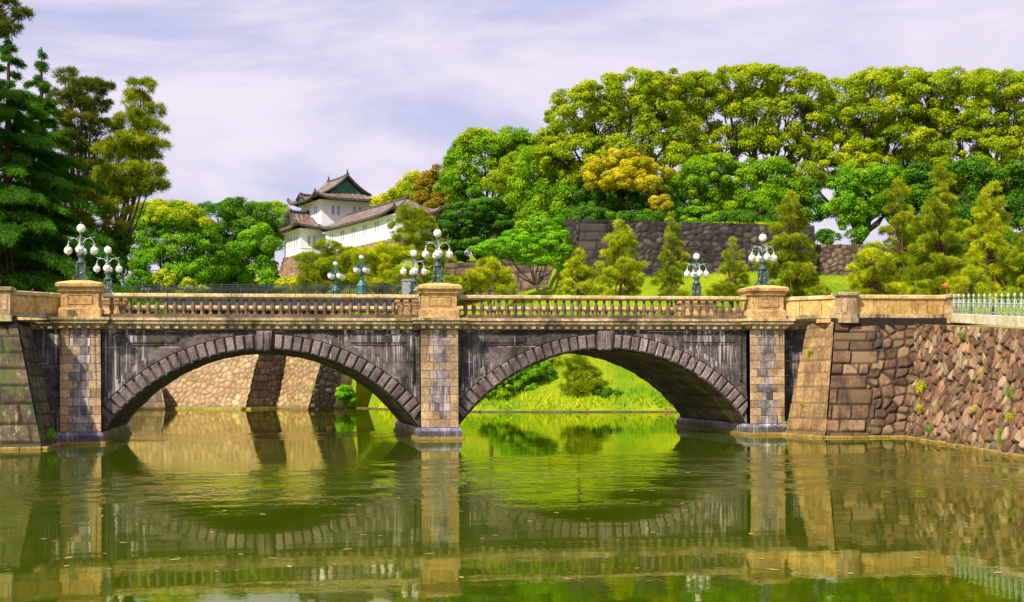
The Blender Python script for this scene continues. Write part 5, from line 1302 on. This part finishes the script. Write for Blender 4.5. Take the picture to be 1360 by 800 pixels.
for i_, (px, py, rx, ry, kd, lab) in enumerate(((790, 290, 24, 10, 'darkgreen', 'dark clipped shrub on top of the castle wall at its cut stone corner'), (850, 297, 40, 11, 'darkgreen', 'spreading green shrub overhanging the castle wall under the golden tree'),
        (925, 298, 36, 15, 'bright', 'fresh green shrub on the castle wall above the right rear lamp'), (985, 304, 38, 18, 'darkgreen', 'green shrub drooping over the castle wall before the right front lamp'),
        (1040, 306, 28, 22, 'darkgreen', 'dark shrub at the right end of the castle wall top'), (1100, 318, 14, 8, 'darkgreen', 'small clipped bush in the sky gap on the low rubble wall'), (880, 272, 12, 8, 'yellow', 'small golden shrub under the blossoming tree'))):
    tree('shrub', lab, 'shrub', (px, py + ry * .8), 144 + (i_ % 3), [(px - rx * .45, py, rx * .6, ry), (px + rx * .45, py + 1, rx * .6, ry * .9), (px, py - ry * .3, rx * .6, ry)], kd, 'broad', None, .08, .4, pr=.65, leaf=.3)
tree('maple_tree', 'luminous fresh green maple with spreading dark stems on the grassy bank', 'tree', (724, 368), 142,
     [(722, 305, 26, 15), (698, 318, 28, 13), (672, 328, 28, 11), (652, 330, 20, 8), (735, 325, 24, 18), (705, 335, 30, 12), (680, 342, 24, 8), (745, 342, 14, 14), (722, 345, 26, 9)], 'maple', 'broad', None, .2, .3, pr=.6, leaf=.27, nl=60, flat=.5)
# ---------------- pines on the grassy bank
PB = 'pines on the grassy bank'
def bank_pine(label, px, by, ty, w_, Z, kind='pine', tiers=7, taper=.75, seed=0):
    r_ = np.random.default_rng(seed + 50); ls = []; h_ = (by - ty) / tiers
    for k in range(tiers):
        f = k / (tiers - 1); y = ty + 4 + (by - 8 - ty) * f; ww = w_ * (.20 + taper * f ** .75) * r_.uniform(.62, 1.25); px_ = px; px = px + r_.uniform(-.22, .22) * ww
        if k == 0: ls.append((px_, y + 2, ww * .7, h_ * .7)); px = px_; continue
        n = 2 + (ww > 16) + (ww > 30)
        for q in range(n):
            a = (q + .5) / n * 2 - 1
            ls.append((px + a * ww * .85 + r_.uniform(-3, 3), y + r_.uniform(-.3, .3) * h_ + abs(a) * 2, ww / n * r_.uniform(.9, 1.5), h_ * r_.uniform(.38, .58), r_.uniform(-1.2, 1.2) * w_ * Z / F_PX * .7))
        px = px_
    tree('pine_tree', label, 'tree', (px, by), Z, ls, kind, 'needle', PB, .15, .9, BARKR, limbs=True, pr=.40, leaf=.34, cover=1.35)
bank_pine('small yellow green pine beside the cut stone corner of the castle wall', 768, 394, 334, 36, 121, 'pine_y', 5, .8, 1)
bank_pine('bright conical pine before the middle of the high castle wall', 826, 394, 297, 46, 120, 'pine_y', 8, .8, 2)
bank_pine('slender upright pine just left of the right rear lamp', 892, 394, 288, 26, 122, 'pine', 9, .75, 3)
bank_pine('short flat topped pine between the two right lamps', 973, 394, 322, 34, 119, 'pine', 6, .55, 4)
bank_pine('tall tiered pine behind and right of the right front lamp', 1051, 396, 260, 48, 118, 'pine', 11, .75, 5)
bank_pine('wide low pine left of the parapet end, below the low rubble wall', 1160, 396, 326, 54, 112, 'pine_y', 6, .65, 6)
bank_pine('thin pine with a bare stem standing before the sky gap', 1194, 396, 240, 34, 121, 'pine', 10, .7, 7)
bank_pine('tallest bushy pine of the grassy bank, before the rightmost camphor', 1250, 398, 220, 56, 112, 'pine', 12, .7, 8)
bank_pine('broad golden pine by the iron fence at the right', 1318, 400, 250, 52, 104, 'pine_y', 9, .6, 9)
bank_pine('low golden pine tier spreading above the iron fence', 1290, 398, 345, 46, 100, 'pine_y', 4, .6, 10)
bank_pine('pine cut by the right edge of the photo', 1366, 400, 296, 40, 102, 'pine', 7, .7, 11)
tree('pine_tree', 'dense rounded pine just right of the middle front pedestal', 'tree', (652, 397), 117,
     [(650, 354, 16, 8), (636, 366, 18, 8), (662, 367, 18, 8), (628, 380, 18, 9), (652, 382, 22, 9), (674, 383, 14, 8)], 'pine_y', 'needle', PB, .16, .7, BARKR, pr=.42, leaf=.4)

# ---------------- bank vegetation under the arches
tree('shrub', 'dark green spreading bush on the bank at the left of the right arch', 'shrub', (702, 525), 118, [(680, 505, 24, 14), (705, 495, 24, 14), (722, 508, 18, 12), (690, 518, 26, 8)], 'bright', 'broad', None, .1, .4, pr=.45, leaf=.24)
tree('pine_tree', 'small dark pine on the bank seen in the middle of the right arch', 'tree', (772, 530), 114.5, [(768, 485, 14, 9), (778, 497, 18, 8), (762, 500, 14, 6), (782, 512, 16, 6), (760, 516, 14, 6), (776, 526, 18, 6)], 'pine', 'needle', None, .1, .7, BARKR, pr=.35, leaf=.34)
tree('shrub', 'bright round shrub at the wall foot seen at the right of the left arch', 'shrub', (460, 540), 126, [(458, 522, 8, 8), (462, 530, 9, 8)], 'maple', 'broad', None, .06, .4, pr=.35, leaf=.24)
tree('shrub', 'yellow green bush on the bank near the crown of the right arch', 'shrub', (745, 500), 121, [(735, 488, 18, 10), (752, 485, 16, 10), (745, 496, 20, 8)], 'camphor', 'broad', None, .08, .4, pr=.4, leaf=.24)
tree('shrub', 'leafy bush on the upper bank glimpsed at the right of the right arch', 'shrub', (838, 505), 122, [(828, 492, 18, 8), (845, 496, 18, 8)], 'camphor_green', 'broad', None, .08, .4, pr=.4, leaf=.24)

tree('shrub', 'tangled green bush beside the spreading bush under the right arch', 'shrub', (668, 530), 115.5, [(655, 518, 16, 8), (672, 512, 16, 9), (664, 524, 18, 7)], 'camphor_green', 'broad', None, .08, .4, pr=.35, leaf=.22)
tree('shrub', 'low rounded bush right of the small dark pine on the bank', 'shrub', (808, 534), 114, [(800, 526, 14, 7), (814, 528, 14, 7)], 'darkgreen', 'broad', None, .08, .4, pr=.35, leaf=.22)
tree('shrub', 'bright bush high on the bank behind the small dark pine', 'shrub', (790, 497), 123, [(780, 484, 16, 9), (798, 486, 14, 9)], 'bright', 'broad', None, .08, .4, pr=.4, leaf=.24)
# grass on the slope, reeds at the water's edge
def blades(name, n, xr, keep, hmin, hmax, kind, width=.16, lean=.35):
    x = rng.uniform(*xr[0], n); y = rng.uniform(*xr[1], n); d_ = shore_d(x, y)
    k = keep(d_, x, y); x, y, d_ = x[k], y[k], d_[k]; z = hill_h(x, y); m_ = len(x)
    al = unit(rng.normal(0, lean, (m_, 3)) * np.array((1, 1, .2)) + np.array((0, 0, 1.0)))
    N = unit(np.stack([rng.normal(0, .6, m_), -np.ones(m_), rng.normal(0, .3, m_)], 1)); N = unit(N - al * (N * al).sum(1, keepdims=True))
    big_ = np.sin(x * .5 + 1.3 * np.sin(y * .4)) * .5 + .5
    tn = np.clip(.4 * big_ + .6 * rng.random(m_), 0, 1)
    Q = leaf_quads(np.stack([x, y, z - .03], 1), N, rng.uniform(hmin, hmax, m_), width, al)
    o = quads_mesh(name, Q, None, LM[kind], tn); return tag(o, kind='stuff')
g = blades('grass', 150000, ((-4, 75), (40, 92)), lambda d_, x, y: (d_ > .8) & (d_ < 34) & (y < wallY(x) + 12), .10, .34, 'grass'); g['label'] = 'long sunlit grass on the sloping bank'; g['category'] = 'grass'
g = blades('reeds', 30000, ((-3, 60), (34, 66)), lambda d_, x, y: (d_ > .05) & (d_ < 2.2) & (x > -2.5), .3, .8, 'reed', .14, .55); g['label'] = 'tall reeds along the foot of the far bank'; g['category'] = 'reeds'
mb = MB(); foot(mb, [shore[k] + (0, -.35) for k in range(6, 13)], .3, .10)
tag(mb.build('bank_edging', stone('bank_edge_stone', (.12, .09, .06), (.24, .19, .12), .8, 5)), 'low stone edging along the foot of the far grassy bank', 'kerb')

# ---------------- weeds rooted in the walls (small loose tufts)
def weed(label, p, r_, kind='yellowtop', group='weeds growing in the rubble wall'):
    r_ *= .8
    V, tn = needle_crown([(np.array(p), (r_, r_ * .5, r_ * .7))], pr=r_ * .45, cover=1.0, nl=26, leaf=r_ * .6, up_=.5, width=.2)
    o = quads_mesh('wall_plant', V, None, LM[kind], tn); tag(o, label, 'plant', group)
def onwall(px, py, TL_, TR_, BL_, off=.12):
    a, b, c = (np.array(q, float) for q in (TL_, TR_, BL_)); n = np.cross(b - a, c - a); n /= np.linalg.norm(n)
    if n @ (CAMP - a) < 0: n = -n
    r = ray(px, py); t_ = ((a - CAMP) @ n) / (r @ n); return CAMP + r * t_ + n * off
for px, py, r_, lab in ((1229, 516, .36, 'yellow weed tuft high on the rubble wall, nearest the ashlar abutment'), (1228, 545, .26, 'small yellow weed below the high tuft on the rubble wall'), (1242, 573, .26, 'green weed just above the waterline on the rubble wall, left part'),
                        (1352, 526, .34, 'upper of the green weeds at the right edge of the rubble wall'), (1352, 556, .26, 'middle weed at the right edge of the rubble wall'), (1343, 583, .42, 'largest green weed low on the rubble wall near the right edge'),
                        (1286, 449, .26, 'dark green weed near the top of the rubble wall below the fence kerb'), (1305, 545, .22, 'small olive weed in the middle of the rubble wall')):
    weed(lab, onwall(px, py, RTL, RTR, RBL, .2), r_, 'bright' if 'green' in lab else 'yellowtop')
for px, py, r_, lab in ((1074, 542, .42, 'large weed patch low on the sunlit abutment face'), (1081, 470, .26, 'weed streak high on the sunlit abutment face'), (1047, 563, .2, 'tiny bright plant at the foot of the right pier')):
    weed(lab, onwall(px, py, TL, TR, BL, .08), r_, 'camphor', 'weeds growing on the right abutment')
weed('bright green plant sprouting at the foot of the left abutment', onwall(66, 579, TLl, TRl, BLl, .1), .34, 'maple', None)
# flower by the right parapet post
fl_ = at(1258, 380, -1.4)
mb = MB(); 
for k in range(16):
    q = rng.normal(size=3) * np.array((.085, .06, .05)); mb.sphere(fl_ + q + (0, 0, .02), .055, 6, 4, random.uniform(.7, 1.2))
mb.tube([fl_ - (0, 0, .55), fl_], .012, 5)
tag(mb.build('flower', plain('orange_petals', (.75, .16, .03), .6)), 'orange flower showing above the parapet next to the end post', 'flower')
